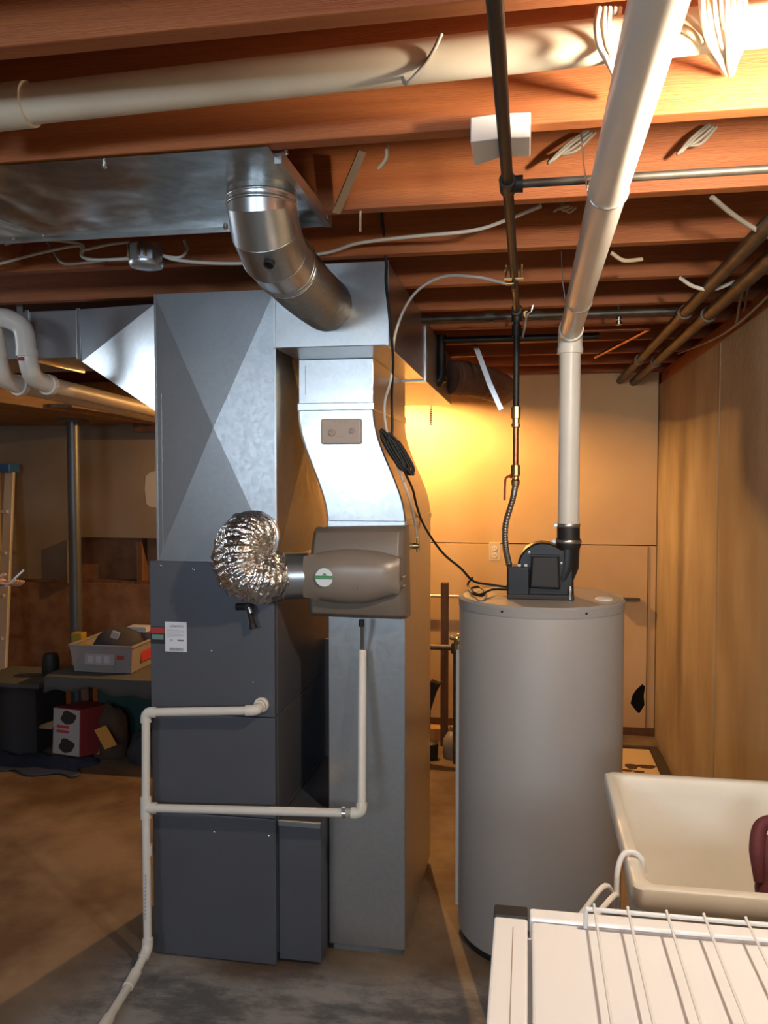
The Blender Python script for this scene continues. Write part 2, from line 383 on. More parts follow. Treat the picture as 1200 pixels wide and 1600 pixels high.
wl = MB().box(XL - .15, XL, YF, 2.05, 0, 2.47).box(XL - .15, XL, 2.65, YB + .2, 0, 2.47).box(XL - .15, XL, 2.05, 2.65, 0, 1.95).box(XL - .15, XL, 2.05, 2.65, 2.29, 2.47).build('wall_left', 'wall_concrete'); tag(wl, kind='structure')
w2 = MB().box(XL - .1, XL - .05, 2.05, 2.08, 1.95, 2.29).box(XL - .1, XL - .05, 2.62, 2.65, 1.95, 2.29).box(XL - .1, XL - .05, 2.08, 2.62, 1.95, 1.98).box(XL - .1, XL - .05, 2.08, 2.62, 2.26, 2.29).build('window_2', 'white_enamel'); tag(w2, kind='structure')
MB().box(XL - .08, XL - .075, 2.08, 2.62, 1.98, 2.26).build('pane', 'window_glass', w2)
wf = MB().box(XL, -2.2, YF - .15, YF, 0, 2.47).box(-.9, -.5, YF - .15, YF, 0, 2.47).box(.7, XR, YF - .15, YF, 0, 2.47)
for xa_, xb_ in ((-2.2, -.9), (-.5, .7)): wf.box(xa_, xb_, YF - .15, YF, 0, 1.7).box(xa_, xb_, YF - .15, YF, 2.2, 2.47)
wf = wf.build('wall_front', 'wall_concrete'); tag(wf, kind='structure')
wn = MB().box(-2.2, -2.15, YF - .1, YF - .04, 1.7, 2.2).box(-.95, -.9, YF - .1, YF - .04, 1.7, 2.2).box(-2.15, -.95, YF - .1, YF - .04, 1.7, 1.75).box(-2.15, -.95, YF - .1, YF - .04, 2.15, 2.2).box(-1.57, -1.53, YF - .1, YF - .04, 1.75, 2.15).build('window_1', 'white_enamel'); tag(wn, kind='structure')
MB().box(-2.15, -.95, YF - .075, YF - .07, 1.75, 2.15).build('pane', 'window_glass', wn)
wn2 = MB().box(-.5, -.45, YF - .1, YF - .04, 1.7, 2.2).box(.65, .7, YF - .1, YF - .04, 1.7, 2.2).box(-.45, .65, YF - .1, YF - .04, 1.7, 1.75).box(-.45, .65, YF - .1, YF - .04, 2.15, 2.2).build('added_fill_window', 'white_enamel'); tag(wn2, kind='structure')  # unseen window added to go with the right-hand fill light
MB().box(-.45, .65, YF - .075, YF - .07, 1.75, 2.15).build('pane', 'window_glass', wn2)
# lowered ledge of planks at the left, along the depth of the room
so = MB().box(XL, -2.46, 3.1, YB, 1.975, 2.0).build('trim_1', 'dark_wood'); tag(so, kind='structure')
MB().box(-2.46, -2.42, 3.1, YB, 1.945, 2.035).build('ledge_beam', 'ledge_wood', so, bevel=.003)
for i in range(4):
    x = XL + .02 + i * .292; MB().box(x, x + .286, 3.1, YB, 1.955, 1.975).build('ledge_plank', 'ledge_wood', so, bevel=.002)
MB().box(-2.42, -2.30, 3.9, YB, 1.955, 1.975).build('ledge_plank', 'ledge_wood', so, bevel=.002)
MB().box(-2.6, -1.3, 5.16, YB, 1.90, 2.0).build('ledge_rail', 'dark_wood', so)
print('structure done')
#__MORE__
# ================================================================ furnace, plenum, supply trunk
XF0, XF1, YFu = -1.226, -0.800, 2.535
ZC = PY(431, 880, YFu).z
fu = thing('furnace', (-1.013, 2.9, 0), 'dark grey steel furnace cabinet standing on the concrete floor', 'furnace')
z1 = PY(425, 1122, YFu).z; z2 = PY(425, 1280, YFu).z
MB().box(XF0 + .004, XF1 - .004, YFu + .014, 3.28, 0.0, ZC - .004).build('body', 'cabinet_paint', fu)
MB().box(XF0, XF1, YFu, YFu + .016, z1 + .0015, ZC).build('upper_panel', 'cabinet_paint', fu, bevel=.002)
MB().box(XF0, XF1, YFu, YFu + .016, z2 + .0015, z1 - .0015).build('middle_panel', 'cabinet_paint', fu, bevel=.002)
MB().box(XF0, XF1, YFu, YFu + .016, 0.004, z2 - .0015).build('lower_panel', 'cabinet_paint', fu, bevel=.002)
for za, zb_ in ((.03, z2 - .002), (z2 + .002, z1 - .002), (z1 + .002, ZC - .006)):
    MB().box(XF1 - .006, XF1 + .001, YFu + .03, 3.26, za, zb_).build('side_panel', 'cabinet_paint', fu, bevel=.002)
for px, py in ((252, 884), (303, 890), (330, 1017), (395, 1066), (335, 1300), (420, 1306)):
    c = PY(px, py, YFu); MB().lathe(c, [(.004, 0), (.004, .002), (.002, .0035), (0, .0036)], 10, (0, -1, 0)).build('screw', 'bright_steel', fu, smooth=40)
# rating sticker
a, b = PY(258, 971, YFu), PY(292, 1019, YFu)
st = MB().box(a.x, b.x, YFu - .0012, YFu - .0002, b.z, a.z).build('rating_sticker', 'sticker_white', fu); st['label'] = 'white paper rating sticker with printed logo'
sw, shh = b.x - a.x, a.z - b.z
text_mesh('lettering', 'LENNOX', shh * .118, 'print_grey', (a.x + sw * .22, YFu - .0016, a.z - shh * .185), (1, 0, 0), (0, 0, 1), st)
for k in range(7):
    MB().box(a.x + sw * .08, a.x + sw * (.9 if k % 3 else .7), YFu - .0017, YFu - .0012, a.z - shh * (.27 + k * .04), a.z - shh * (.255 + k * .04)).build('text_line', 'print_light', st)
MB().box(a.x + sw * .58, a.x + sw * .86, YFu - .0017, YFu - .0012, a.z - shh * .645, a.z - shh * .59).build('print_block', 'print_grey', st)
MB().box(a.x + sw * .22, a.x + sw * .36, YFu - .0017, YFu - .0012, a.z - shh * .65, a.z - shh * .58).build('print_block', 'print_light', st)
x = a.x + sw * .2; random.seed(3)
while x < a.x + sw * .84:
    ww = random.choice((.0006, .0011, .0018)); MB().box(x, x + ww, YFu - .0017, YFu - .0012, a.z - shh * .97, a.z - shh * .87).build('barcode_bar', 'print_grey', st); x += ww + random.choice((.0008, .0014))
a, b = PY(239, 979, YFu), PY(258, 1006, YFu)
wsx = MB().box(XF0 + .001, b.x - .001, YFu - .0012, YFu - .0002, b.z, a.z).build('warning_sticker', 'sticker_black', fu)
MB().box(XF0 + .002, b.x - .002, YFu - .0018, YFu - .0012, a.z - (a.z - b.z) * .38, a.z - .002).build('red_band', 'sticker_red', wsx)
MB().box(XF0 + .006, b.x - .005, YFu - .0018, YFu - .0012, a.z - (a.z - b.z) * .75, a.z - (a.z - b.z) * .45).build('teal_print', 'sticker_teal', wsx)
# black drain stub with plug hanging on the upper panel
c0, c1, c2 = PY(370, 948, YFu - .03), PY(388, 948, YFu - .035), PY(396, 982, YFu - .03)
dv = MB().tube([c1 + Vector((0, .035, 0)), c1 + Vector((0, -.01, 0))], .010, 14).build('drain_fitting', 'black_plastic', fu, smooth=40)
MB().tube([c0, c1], [.012, .011], 14).build('cap', 'black_plastic', dv, smooth=40)
MB().tube([c1, c1 + (c2 - c1) * .8], .008, 12).build('hose', 'black_rubber', dv, smooth=40)
MB().tube([c1 + (c2 - c1) * .75, c2], [.010, .0125], 12).build('plug', 'black_rubber', dv, smooth=40)
MB().tube([PY(389, 949, YFu - .045), PY(392, 958, YFu - .047)], .006, 10).build('clip', 'galvanized', dv, smooth=40)
# low return boot between cabinet and duct
bt = thing('return_boot', (-.72, 2.9, 0), 'low dark grey sheet metal boot between furnace and return duct', 'duct boot')
zb = PY(474, 1286, 2.56).z
MB().box(-.797, -.655, 2.56, 3.2, .012, zb).build('shell', 'cabinet_paint', bt, bevel=.002)
MB().box(-.797, -.655, 2.552, 2.562, zb - .012, zb + .006).build('lip', 'galvanized_dull', bt, bevel=.001)
MB().box(-.797, -.655, 2.562, 3.0, zb, zb + .003).build('cover_plate', 'cabinet_paint', bt)
MB().box(-.797, -.655, 3.2, 3.21, zb - .02, .95).build('light_block_panel', 'cabinet_paint', bt)  # added panel that blocks the far bulb's light in the gap
# plenum with cross-broken faces
XP0, XP1, YP0, YP1, ZP0, ZP1 = -1.205, -0.797, 2.552, 3.25, ZC - .002, 2.195
pl = thing('supply_plenum', (-1.0, 2.9, ZC), 'tall galvanized sheet metal plenum with cross-broken faces above the furnace', 'plenum')
def crossbreak(p, out):                    # four corners, centre pushed out
    c = (p[0] + p[1] + p[2] + p[3]) / 4 + Vector(out); m = MB()
    for i in range(4): m.quad(p[i], p[(i + 1) % 4], c)
    return m
V = Vector
crossbreak([V((XP0, YP0, ZP0)), V((XP1, YP0, ZP0)), V((XP1, YP0, ZP1)), V((XP0, YP0, ZP1))], (0, -.016, 0)).build('front_sheet', 'galvanized_dull', pl)
crossbreak([V((XP1, YP0, ZP0)), V((XP1, YP1, ZP0)), V((XP1, YP1, ZP1)), V((XP1, YP0, ZP1))], (.014, 0, 0)).build('side_sheet', 'galvanized_dull', pl)
crossbreak([V((XP0, YP1, ZP0)), V((XP0, YP0, ZP0)), V((XP0, YP0, ZP1)), V((XP0, YP1, ZP1))], (-.003, 0, 0)).build('side_sheet', 'galvanized_dull', pl)
MB().quad((XP0, YP1, ZP0), (XP1, YP1, ZP0), (XP1, YP1, ZP1), (XP0, YP1, ZP1)).quad((XP0, YP0, ZP1), (XP1, YP0, ZP1), (XP1, YP1, ZP1), (XP0, YP1, ZP1)).build('back_and_top', 'galvanized_dull', pl)
MB().box(XP1 - .004, XP1 + .002, YP0 - .002, YP0 + .004, ZP0, ZP1).build('corner_seam', 'galvanized', pl)
MB().box(XP0 - .002, XP0 + .004, YP0 - .002, YP0 + .004, ZP0, ZP1).build('corner_seam', 'galvanized', pl)
MB().box(XP0 + .018, XP0 + .021, YP0 - .0025, YP0 + .004, ZP0 + .03, ZP0 + .55).build('corner_seam', 'galvanized_dull', pl)
MB().box(XP0 - .004, XP1 + .002, YP0 - .004, YP1, ZP0 - .006, ZP0 + .004).build('base_flange', 'galvanized', pl)
# tapered take-off and supply trunk to the left
YT0, YT1, ZT0, ZT1, XT = 2.86, 3.24, 2.045, 2.222, -1.655
tk = thing('ceiling_supply_duct', (-2.2, 3.05, ZT0), 'galvanized supply duct with a tapered take-off at the left of the plenum', 'duct')
A, B, Cq, D = V((XT, YT0, ZT1)), V((XT, YT0, ZT0)), V((XP0 - .002, YP0 + .004, 2.165)), V((XP0 - .002, YP0 + .004, 1.815))
A2, B2, C2, D2 = V((XT, YT1, ZT1)), V((XT, YT1, ZT0)), V((XP0 - .002, YP1 - .05, 2.165)), V((XP0 - .002, YP1 - .05, 1.815))
B_ = PY(128, 565, 2.785)
MB().quad(A, B_, Cq).build('takeoff_upper_facet', 'galvanized_dull', tk)
MB().quad(B_, D, Cq).build('takeoff_lower_facet', 'galvanized', tk)
MB().quad(B_, B2, D2, D).quad(A, Cq, C2, A2).quad(A2, C2, D2, B2).build('takeoff_back', 'galvanized_dull', tk)
MB().box(-3.6, XT, YT0, YT1, ZT0, ZT1).build('trunk_section', 'galvanized_dull', tk, bevel=.002)
for x in (XT + .004, -1.86, -2.9): MB().box(x - .008, x + .008, YT0 - .008, YT1 + .008, ZT0 - .008, ZT1 + .004).build('drive_cleat', 'galvanized', tk, bevel=.001)
MB().box(-1.90, -1.875, YT0 - .010, YT0 - .002, ZT0 - .01, ZJ + .1).build('hanger_strap', 'galvanized', tk)
# ================================================================ return duct, trunk, pan, round duct
XD0, XD1, YD0, YD1 = -.650, -.392, 2.65, 3.355
rd = thing('return_duct', (-.52, 3.0, .03), 'tall galvanized return duct with an S-shaped offset beside the furnace', 'duct')
zs0, zs1 = PY(570, 822, YD0).z, PY(520, 640, YD0).z
XU0, XU1 = -.748, -.498
ZRB = 1.985
def duct(x0, x1, z0, z1, nm, m='galvanized', side='galvanized_dull'):
    o = MB().box(x0, x1, YD0, YD1, z0, z1).build(nm, m, rd, bevel=.002); return o
lo = duct(XD0, XD1, .028, zs0, 'lower_section')
MB().box(PY(569, 1100, YD0).x - .003, PY(569, 1100, YD0).x + .003, YD0 - .002, YD0 + .002, .9, 1.14).build('seam', 'galvanized_dull', lo)
MB().box(XD0 + .01, XD1 - .01, YD0 + .02, YD1 - .02, 0, .03).build('base_pad', 'pad_concrete', rd)
n = 22; R0, R1 = [], []
rings = []
for i in range(n + 1):
    t = i / n; s_ = t * t * (3 - 2 * t) * .65 + t * .35; z = zs0 + (zs1 - zs0) * t; s_ = 0.5 - 0.5 * math.cos(math.pi * (0.12 + 0.88 * t)) if t > 0 else 0
    s_ = (1 - math.cos(math.pi * t)) / 2
    x0 = XD0 + (XU0 - XD0) * s_; x1 = XD1 + (XU1 - XD1) * s_
    rings.append([(x0, YD0, z), (x1, YD0, z), (x1, YD1, z), (x0, YD1, z)])
MB().loft(rings).build('offset_section', 'galvanized', rd, smooth=25)
for e in (0, 1):                            # crimped edges of the offset
    pts = [V(r[e]) + V((0, -.001, 0)) for r in rings]
    MB().tube(pts, .0028, 6).build('crimped_edge', 'galvanized_dull', rd, smooth=60)
duct(XU0, XU1, zs1, ZRB, 'upper_section')
MB().box(XU0 - .004, XU1 + .004, YD0 - .004, YD1, zs1 - .003, zs1 + .022).build('slip_cleat', 'galvanized', rd, bevel=.002)
MB().box(XD0 - .003, XD1 + .003, YD0 - .003, YD1, zs0 - .004, zs0 + .018).build('slip_cleat', 'galvanized', rd, bevel=.002)
MB().box(XU0 + .022, XU0 + .025, YD0 - .002, YD0 + .002, zs1 + .05, ZRB - .02).build('seam', 'galvanized_dull', rd)
# humidistat on the offset
a, b = PY(503, 655, YD0), PY(565, 694, YD0)
hs = thing('humidistat', ((a.x + b.x) / 2, YD0 - .001, b.z), 'beige humidistat control plate with two dials on the offset duct', 'humidistat')
MB().box(a.x, b.x, YD0 - .016, YD0 - .001, b.z, a.z).build('case', 'thermostat_plastic', hs, bevel=.005)
for px, py, r in ((519, 676, .0115), (550, 673, .0085)):
    c = PY(px, py, YD0 - .016); dd = MB().lathe(c, [(r, 0), (r, .004), (r * .85, .0055), (0, .0056)], 24, (0, -1, 0)).build('dial', 'thermostat_dial', hs, smooth=40)
    MB().box(c.x - .001, c.x + .001, c.y - .0065, c.y - .005, c.z, c.z + r * .8).build('pointer', 'print_grey', dd)
for i, (fx, fz) in enumerate(((.36, .86), (.5, .86), (.64, .86), (.44, .3), (.56, .3))):
    MB().box(a.x + (b.x - a.x) * fx - .005, a.x + (b.x - a.x) * fx + .004, YD0 - .0166, YD0 - .0158, b.z + (a.z - b.z) * fz - .0012, b.z + (a.z - b.z) * fz + .0012).build('print_mark', 'thermostat_dial', hs)
# return trunk along the depth of the room
XT0, XT1 = -.752, -.409
YTE = 4.45
rt = thing('ceiling_return_duct', (-.58, 3.4, ZRB), 'galvanized return duct running back under the joists above the S-shaped duct', 'duct')
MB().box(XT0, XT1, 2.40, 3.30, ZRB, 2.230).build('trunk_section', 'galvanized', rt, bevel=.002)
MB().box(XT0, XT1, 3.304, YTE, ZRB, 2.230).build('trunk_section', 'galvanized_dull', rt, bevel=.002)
MB().box(XT0 - .006, XT1 + .006, 3.285, 3.32, ZRB - .006, 2.23).build('drive_cleat', 'galvanized', rt, bevel=.001)
for x in (XT0, XT1): MB().box(x - .004, x + .004, 2.397, 2.404, ZRB, 2.23).build('corner_seam', 'galvanized', rt)
# insulated round branch at its far end
ir = MB(); pts = [V((-.40, 4.25, 2.11)), V((-.33, 4.32, 2.11)), V((-.24, 4.45, 2.105)), V((-.17, 4.7, 2.10)), V((-.16, 5.0, 2.12))]
cp = catmull(pts, 8); ir.tube(cp, [.085 * (1 + .05 * math.sin(i * 2.3)) for i in range(len(cp))], 20)
tag(ir.build('insulated_branch_duct', 'insulation', smooth=60), 'short brown insulated round duct branching off the trunk near the back wall', 'duct')
# sheet metal pan nailed under the joists
ZPN = ZJ - .004
pn = thing('panning_sheet', (-1.5, 1.78, ZPN), 'shiny sheet metal panning nailed under the joists at the left', 'sheet metal')
m = MB(); nx, ny = 60, 12
x0, x1, y0_, y1_ = -2.6, -.495, 1.545, 2.018
for i in range(nx + 1):
    for j in range(ny + 1):
        x = x0 + (x1 - x0) * i / nx; y = y0_ + (y1_ - y0_) * j / ny
        edge = min(j, ny - j) / (ny / 2); bul = (1 - abs(2 * j / ny - 1) ** 2)
        d = bul * (.018 * max(0, noise.noise(V((x * 2.1, y * 2, 5)))) + .012 * math.exp(-((x + 1.27) / .16) ** 2) * (1 + .8 * math.sin(x * 60)))
        m.v.append(V((x, y, ZPN - d)))
for i in range(nx):
    for j in range(ny): q = i * (ny + 1) + j; m.f.append((q, q + ny + 1, q + ny + 2, q + 1))
m.build('pan', 'pan_metal', pn, smooth=60)
MB().box(x0, x1, y1_ - .003, y1_, ZPN - .012, ZPN + .02).build('hemmed_edge', 'galvanized', pn)
MB().box(x1 - .003, x1 + .012, y0_ + .05, y1_, ZPN - .014, ZPN + .012).build('end_flange', 'galvanized', pn)
c = PZ(525, 333, ZPN - .01); d = PY(566, 236, 1.86)
MB().beam(c, d, .022, .003).build('hanger_strap', 'bright_steel', pn)
for px, py in ((68, 372), (163, 259), (20, 371), (352, 355), (510, 338), (447, 238)):
    q = PZ(px, py, ZPN - .002); MB().lathe(q + V((0, 0, .003)), [(.005, 0), (.005, -.006), (.002, -.009), (0, -.0091)], 8).build('nail_head', 'bright_steel', pn)
# round elbow from pan to trunk
q0 = V((-.583, 1.775, ZPN + .01)); qe = PY(511, 477, 2.403)
rd2 = thing('round_duct', (q0.x, q0.y, 2.05), 'round galvanized elbow with corrugated pipe joining the panning to the return duct above the S-bend', 'duct')
rr = .0765
g_ = [V((q0.x, 1.775, ZPN + .02)), V((q0.x, 1.775, 2.196)), V((q0.x - .001, 1.803, 2.150)), V((q0.x - .003, 1.868, 2.122)), V((q0.x - .006, 1.975, 2.116))]
MB().tube([g_[0], g_[1]], rr, 48).build('collar', 'galvanized', rd2, smooth=40)
MB().tube([g_[1] + V((0, 0, .014))] + g_[1:], rr * 1.012, 56).build('elbow', 'galvanized', rd2, smooth=14)
def bead(c, ax, k=1.03, h=.004, m='galvanized'): MB().lathe(c, [(rr, -h), (rr * k, -h * .5), (rr * k, h * .5), (rr, h)], 40, ax).build('bead', m, rd2, smooth=60)
bead(V((q0.x, 1.775, 2.212)), (0, 0, 1)); bead(V((q0.x, 1.775, 2.197)), (0, 0, 1), 1.035)
for k in (2, 3): bead(g_[k], (g_[k + 1] - g_[k - 1]).normalized(), 1.02, .0022)
tt = (g_[4] - g_[3]).normalized(); bead(g_[4] - tt * .004, tt, 1.05, .005, 'bright_steel'); bead(g_[4] - tt * .022, tt, 1.04, .004)
nr = 26; pts = []; rs = []
for i in range(nr * 4 + 1):
    t = i / (nr * 4); pts.append(g_[4] + (qe - g_[4]) * t + V((0, 0, -.006 * math.sin(math.pi * t)))); rs.append(rr * .985 + .0026 * math.cos(i * math.pi / 2))
MB().tube(pts, rs, 48).build('corrugated_pipe', 'galvanized', rd2, smooth=70)
MB().lathe(qe + V((0, -.002, 0)), [(rr * 1.0, .0), (rr * 1.06, .001), (rr * 1.06, -.003)], 40, (0, -1, 0)).build('end_flange', 'galvanized', rd2, smooth=40)
for px in (351, 467): 
    c = PY(px, 291, 1.775); MB().tube([c, c + V((0, 0, -.006))], .006, 8).build('screw', 'galvanized', rd2)
c = PY(403, 275, 1.70); MB().obox(c, (.006, 0, 0), (0, .002, 0), (0, 0, .005)).build('tab', 'galvanized', rd2)
c = PY(420, 413, 1.782)
MB().lathe(c, [(.012, -.02), (.012, .002), (.009, .004), (.009, -.004), (0, -.0041)], 20, (0, -.62, -.78)).build('hole_plug', 'black_rubber', rd2, smooth=40)
# ================================================================ humidifier and its foil duct
hu = thing('humidifier', (-.54, 2.6, 1.15), 'taupe plastic humidifier with curved cover mounted on the return duct', 'humidifier')
HY = 2.50
tl, tr, bl, br = PY(483, 826, HY + .02), PY(630, 824, HY + .02), PY(476, 966, HY + .02), PY(633, 972, HY + .02)
ym = [(.0, .06), (.05, .025), (.2, .008), (.5, .0), (.8, .008), (.95, .022), (1, .05)]
rings = []
for t, dy in ym:
    L_ = tl + (bl - tl) * t; Rr = tr + (br - tr) * t; zz = L_.z + (Rr.z - L_.z) * .5
    ring = []
    for u, du in ((0, .05), (.015, .02), (.06, .004), (.5, 0), (.94, .004), (.985, .02), (1, .05)):
        ring.append((L_.x + (Rr.x - L_.x) * u, HY + .015 + dy + du, L_.z + (Rr.z - L_.z) * u))
    ring += [(Rr.x, YD0 - .001, Rr.z), (L_.x, YD0 - .001, L_.z)]
    rings.append(ring)
MB().loft(rings).build('housing', 'humidifier_plastic_dark', hu, smooth=50, bevel=.003)
# cover with curved top and bottom edges
YC = 2.468
cl, cr = PY(470, 872, YC), PY(623, 872, YC)
ctop = [(470, 871), (500, 864), (535, 860.5), (570, 862), (600, 867), (622, 874)]
cbot = [(470, 935), (500, 941), (535, 945), (570, 944), (600, 936), (622, 929)]
grid = []
NS, NR = 24, 10
def interp(tab, t):
    f = t * (len(tab) - 1); k = min(int(f), len(tab) - 2); f -= k; return tab[k][0] + (tab[k + 1][0] - tab[k][0]) * f, tab[k][1] + (tab[k + 1][1] - tab[k][1]) * f
m = MB(); ct = catmull([V((a_, b_, 0)) for a_, b_ in ctop], 5); cb_ = catmull([V((a_, b_, 0)) for a_, b_ in cbot], 5); NS = len(ct) - 1
for i in range(NS + 1):
    for j in range(NR + 1):
        t, s_ = i / NS, j / NR; p = ct[i] * (1 - s_) + cb_[i] * s_
        bulge = .036 * (1 - abs(2 * s_ - 1) ** 3.2) * (1 - .75 * abs(2 * t - 1) ** 3.0)
        q = PY(p.x, p.y, YC); m.v.append(V((q.x, YC + .030 - bulge, q.z)))
for i in range(NS):
    for j in range(NR): q = i * (NR + 1) + j; m.f.append((q, q + NR + 1, q + NR + 2, q + 1))
# side skirt
per = [i * (NR + 1) for i in range(NS + 1)] + [NS * (NR + 1) + j for j in range(1, NR + 1)] + [i * (NR + 1) + NR for i in range(NS - 1, -1, -1)] + [j for j in range(NR - 1, 0, -1)]
bk = len(m.v)
for k in per: m.v.append(V((m.v[k].x, HY + .03, m.v[k].z)))
for i in range(len(per)):
    j = (i + 1) % len(per); m.f.append((per[i], per[j], bk + j, bk + i))
m.build('cover', 'humidifier_plastic', hu, smooth=45)
sc = PY(507, 902, YC); ys = YC - .0035
bd = MB().lathe((sc.x, ys + .006, sc.z), [(.0285, 0), (.0285, .007), (0, .0071)], 28, (0, -1, 0)).build('badge', 'sticker_white', hu, smooth=40)
MB().lathe((sc.x, ys + .006, sc.z), [(.0305, 0), (.0305, .0066), (0, .0067)], 28, (0, -1, 0)).build('badge_ring', 'green_print', bd, smooth=40)
MB().box(sc.x - .0275, sc.x + .0275, ys - .0018, ys - .0011, sc.z - .0055, sc.z + .0055).build('green_band', 'green_print', bd)
MB().prism([(sc.x - .007, ys - .0012, sc.z + .006), (sc.x + .009, ys - .0012, sc.z + .006), (sc.x + .004, ys - .0012, sc.z + .013), (sc.x - .002, ys - .0012, sc.z + .012)], (0, -.0006, 0)).build('leaf_mark', 'green_print', bd)
for k in range(7): MB().box(sc.x - .023 + k * .0066, sc.x - .0185 + k * .0066, ys - .0022, ys - .0017, sc.z - .0022, sc.z + .0022).build('band_mark', 'sticker_teal', bd)
c = PY(561, 919, YC - .003); MB().lathe(c, [(.0035, 0), (.003, .002), (0, .003)], 10, (0, -1, 0)).build('screw', 'bright_steel', hu, smooth=60)
for px, py in ((632, 900), (632, 914), (612, 921)):
    c = PY(px, py, HY + .03); MB().lathe(c, [(.003, 0), (.003, .03), (0, .031)], 8, (0, -1, 0)).build('screw', 'galvanized', hu)
c = PY(565, 973, 2.56); MB().tube([c + V((0, 0, .01)), c + V((0, 0, -.012))], .009, 12).build('drain_nipple', 'black_plastic', hu, smooth=40)
# round side collar
ca, cb2 = PY(436, 900, 2.545), PY(484, 899, 2.56)
MB().tube([ca, cb2], .074, 32).build('side_collar', 'galvanized', hu, smooth=40)
# solenoid fitting on the duct side where the water tube arrives
c = PX(651, 853, XD1 + .012)
sv = MB().tube([c + V((-.012, 0, 0)), c + V((.008, 0, 0))], .010, 10).tube([c + V((.004, 0, .035)), c + V((.004, 0, -.02))], .006, 8).build('water_fitting', 'brass', hu, smooth=40)
# crinkled foil elbow
f0 = PY(397, 848, YP0 - .006); fx = V((f0.x, YP0 - .006, f0.z))
path = [V((f0.x + .005, YP0 + .0, f0.z + .01)), V((f0.x - .012, YP0 - .10, f0.z)), V((f0.x - .015, 2.385, f0.z - .045)), PY(398, 890, 2.42) , PY(424, 903, 2.49), V((ca.x + .01, ca.y, ca.z))]
path = [V((f0.x + .0, YP0 + .0, f0.z + .02)), V((f0.x - .004, YP0 - .07, f0.z + .016)), V((f0.x - .006, 2.42, f0.z - .03)), V((f0.x + .010, 2.412, f0.z - .08)), V((f0.x + .050, 2.455, ca.z + .006)), V((ca.x - .03, 2.515, ca.z)), V((ca.x + .006, ca.y - .003, ca.z))]
cp = catmull(path, 26); random.seed(5); m = MB()
rs = [(.080 - .004 * (i / len(cp)) ** 4) + .0038 * math.cos(i * math.pi / 2.5) for i in range(len(cp))]
m.tube(cp, rs, 56)
for i, p in enumerate(m.v): m.v[i] = p + V((noise.noise(p * 38), noise.noise(p * 38 + V((9, 0, 0))), noise.noise(p * 38 + V((0, 9, 0))))) * .006
fd = thing('foil_duct', (f0.x, 2.45, 1.2), 'crinkled silver foil duct bending from plenum to humidifier', 'duct')
MB.build(m, 'foil_hose', 'foil', fd, smooth=80)
MB().lathe((f0.x, YP0 - .004, f0.z + .015), [(.088, 0), (.088, .02), (.081, .022)], 32, (0, -1, 0)).build('collar', 'galvanized', fd, smooth=40)
# ================================================================ pipes
def pipe_run(root, pts, r, m, fit=1.22, fl=2.2, fm=None, closed_ends=True, sharp=(), seg=18, pname='pipe', ename='elbow'):
    pts = [V(p) for p in pts]
    for i in range(len(pts) - 1): MB().tube([pts[i], pts[i + 1]], r, seg).build(pname, m, root, smooth=40)
    for i in range(1, len(pts) - 1):
        d1 = (pts[i] - pts[i - 1]).normalized(); d2 = (pts[i + 1] - pts[i]).normalized(); L = r * fl
        a, b = pts[i] - d1 * L, pts[i] + d2 * L; q = []
        for k in range(9):
            t = k / 8; q.append(a * (1 - t) ** 2 + pts[i] * 2 * t * (1 - t) + b * t * t)
        q = [a - d1 * r * .8] + q + [b + d2 * r * .8]
        e = MB().tube(q, r * fit, seg).build(ename, fm or m, root, smooth=45)
# condensate drain of white plastic pipe
yc = 2.475
rp = .0135
cdn = thing('condensate_drain', PZ(205, 1560, .02), 'white plastic condensate drain pipe branching in front of the furnace', 'pipe')
a0 = PY(400, 1110, yc); a1 = PY(228, 1113, yc); a2 = PY(228, 1262, yc)
b1 = PZ(231, 1478, .07); b1 = PY(231, 1482, 2.46); b2 = PZ(205, 1530, .03); b3 = PZ(165, 1600, .022); b4 = b3 + (b3 - b2) * 1.2
b2 = PZ(206, 1532, .022); b3 = PZ(163, 1602, .018); b4 = b3 + (b3 - b2) * 1.2; b4.z = .018
pipe_run(cdn, [V((a0.x, YFu - .002, a0.z + .003)), a0, a1, V((a2.x, yc, a2.z)), b1, b2, b3, b4], rp, 'pvc', fit=1.3, fl=1.6)
MB().lathe((a0.x, YFu, a0.z + .003), [(.024, 0), (.024, .012), (.020, .016), (.020, .03)], 20, (0, -1, 0)).build('bushing', 'pvc', cdn, smooth=40)
c1 = PY(565, 1271, yc); tt = V((a2.x, yc, a2.z))
MB().tube([tt + (c1 - tt).normalized() * -.0, c1], rp, 18).build('pipe', 'pvc', cdn, smooth=40)
MB().tube([tt + V((0, 0, .035)), tt + V((0, 0, -.035))], rp * 1.3, 18).tube([tt, tt + (c1 - tt).normalized() * .035], rp * 1.3, 18).build('tee', 'pvc', cdn, smooth=40)
c2 = PY(566, 1016, 2.60); pipe_run(cdn, [c1 - (c1 - tt).normalized() * .05, c1, c2], rp, 'pvc', fit=1.3, fl=1.6)
MB().tube([c2, PY(566, 975, 2.56)], .006, 10).build('drain_tube', 'galvanized_dull', cdn, smooth=40)
dd = (c1 - tt).normalized(); q = c1 - dd * .055
cm = MB().tube([q - dd * .006, q + dd * .006], rp * 1.12, 18).build('hose_clamp', 'bright_steel', cdn, smooth=40)
MB().obox(q + V((0, -.012, .016)), (.005, 0, 0), (0, .004, 0), (0, 0, .007)).build('clamp_screw', 'bright_steel', cm)
q = PY(230, 1322, yc); MB().tube([q + V((0, 0, .004)), q + V((0, 0, -.03))], rp * 1.18, 18).build('coupling', 'pvc', cdn, smooth=40)
for k in range(12):
    z = PY(230, 1365 + k * 6, 2.462); MB().box(z.x - .002, z.x + .002, 2.4462, 2.4472, z.z - .004, z.z + .003).build('pipe_print', 'print_light', cdn)
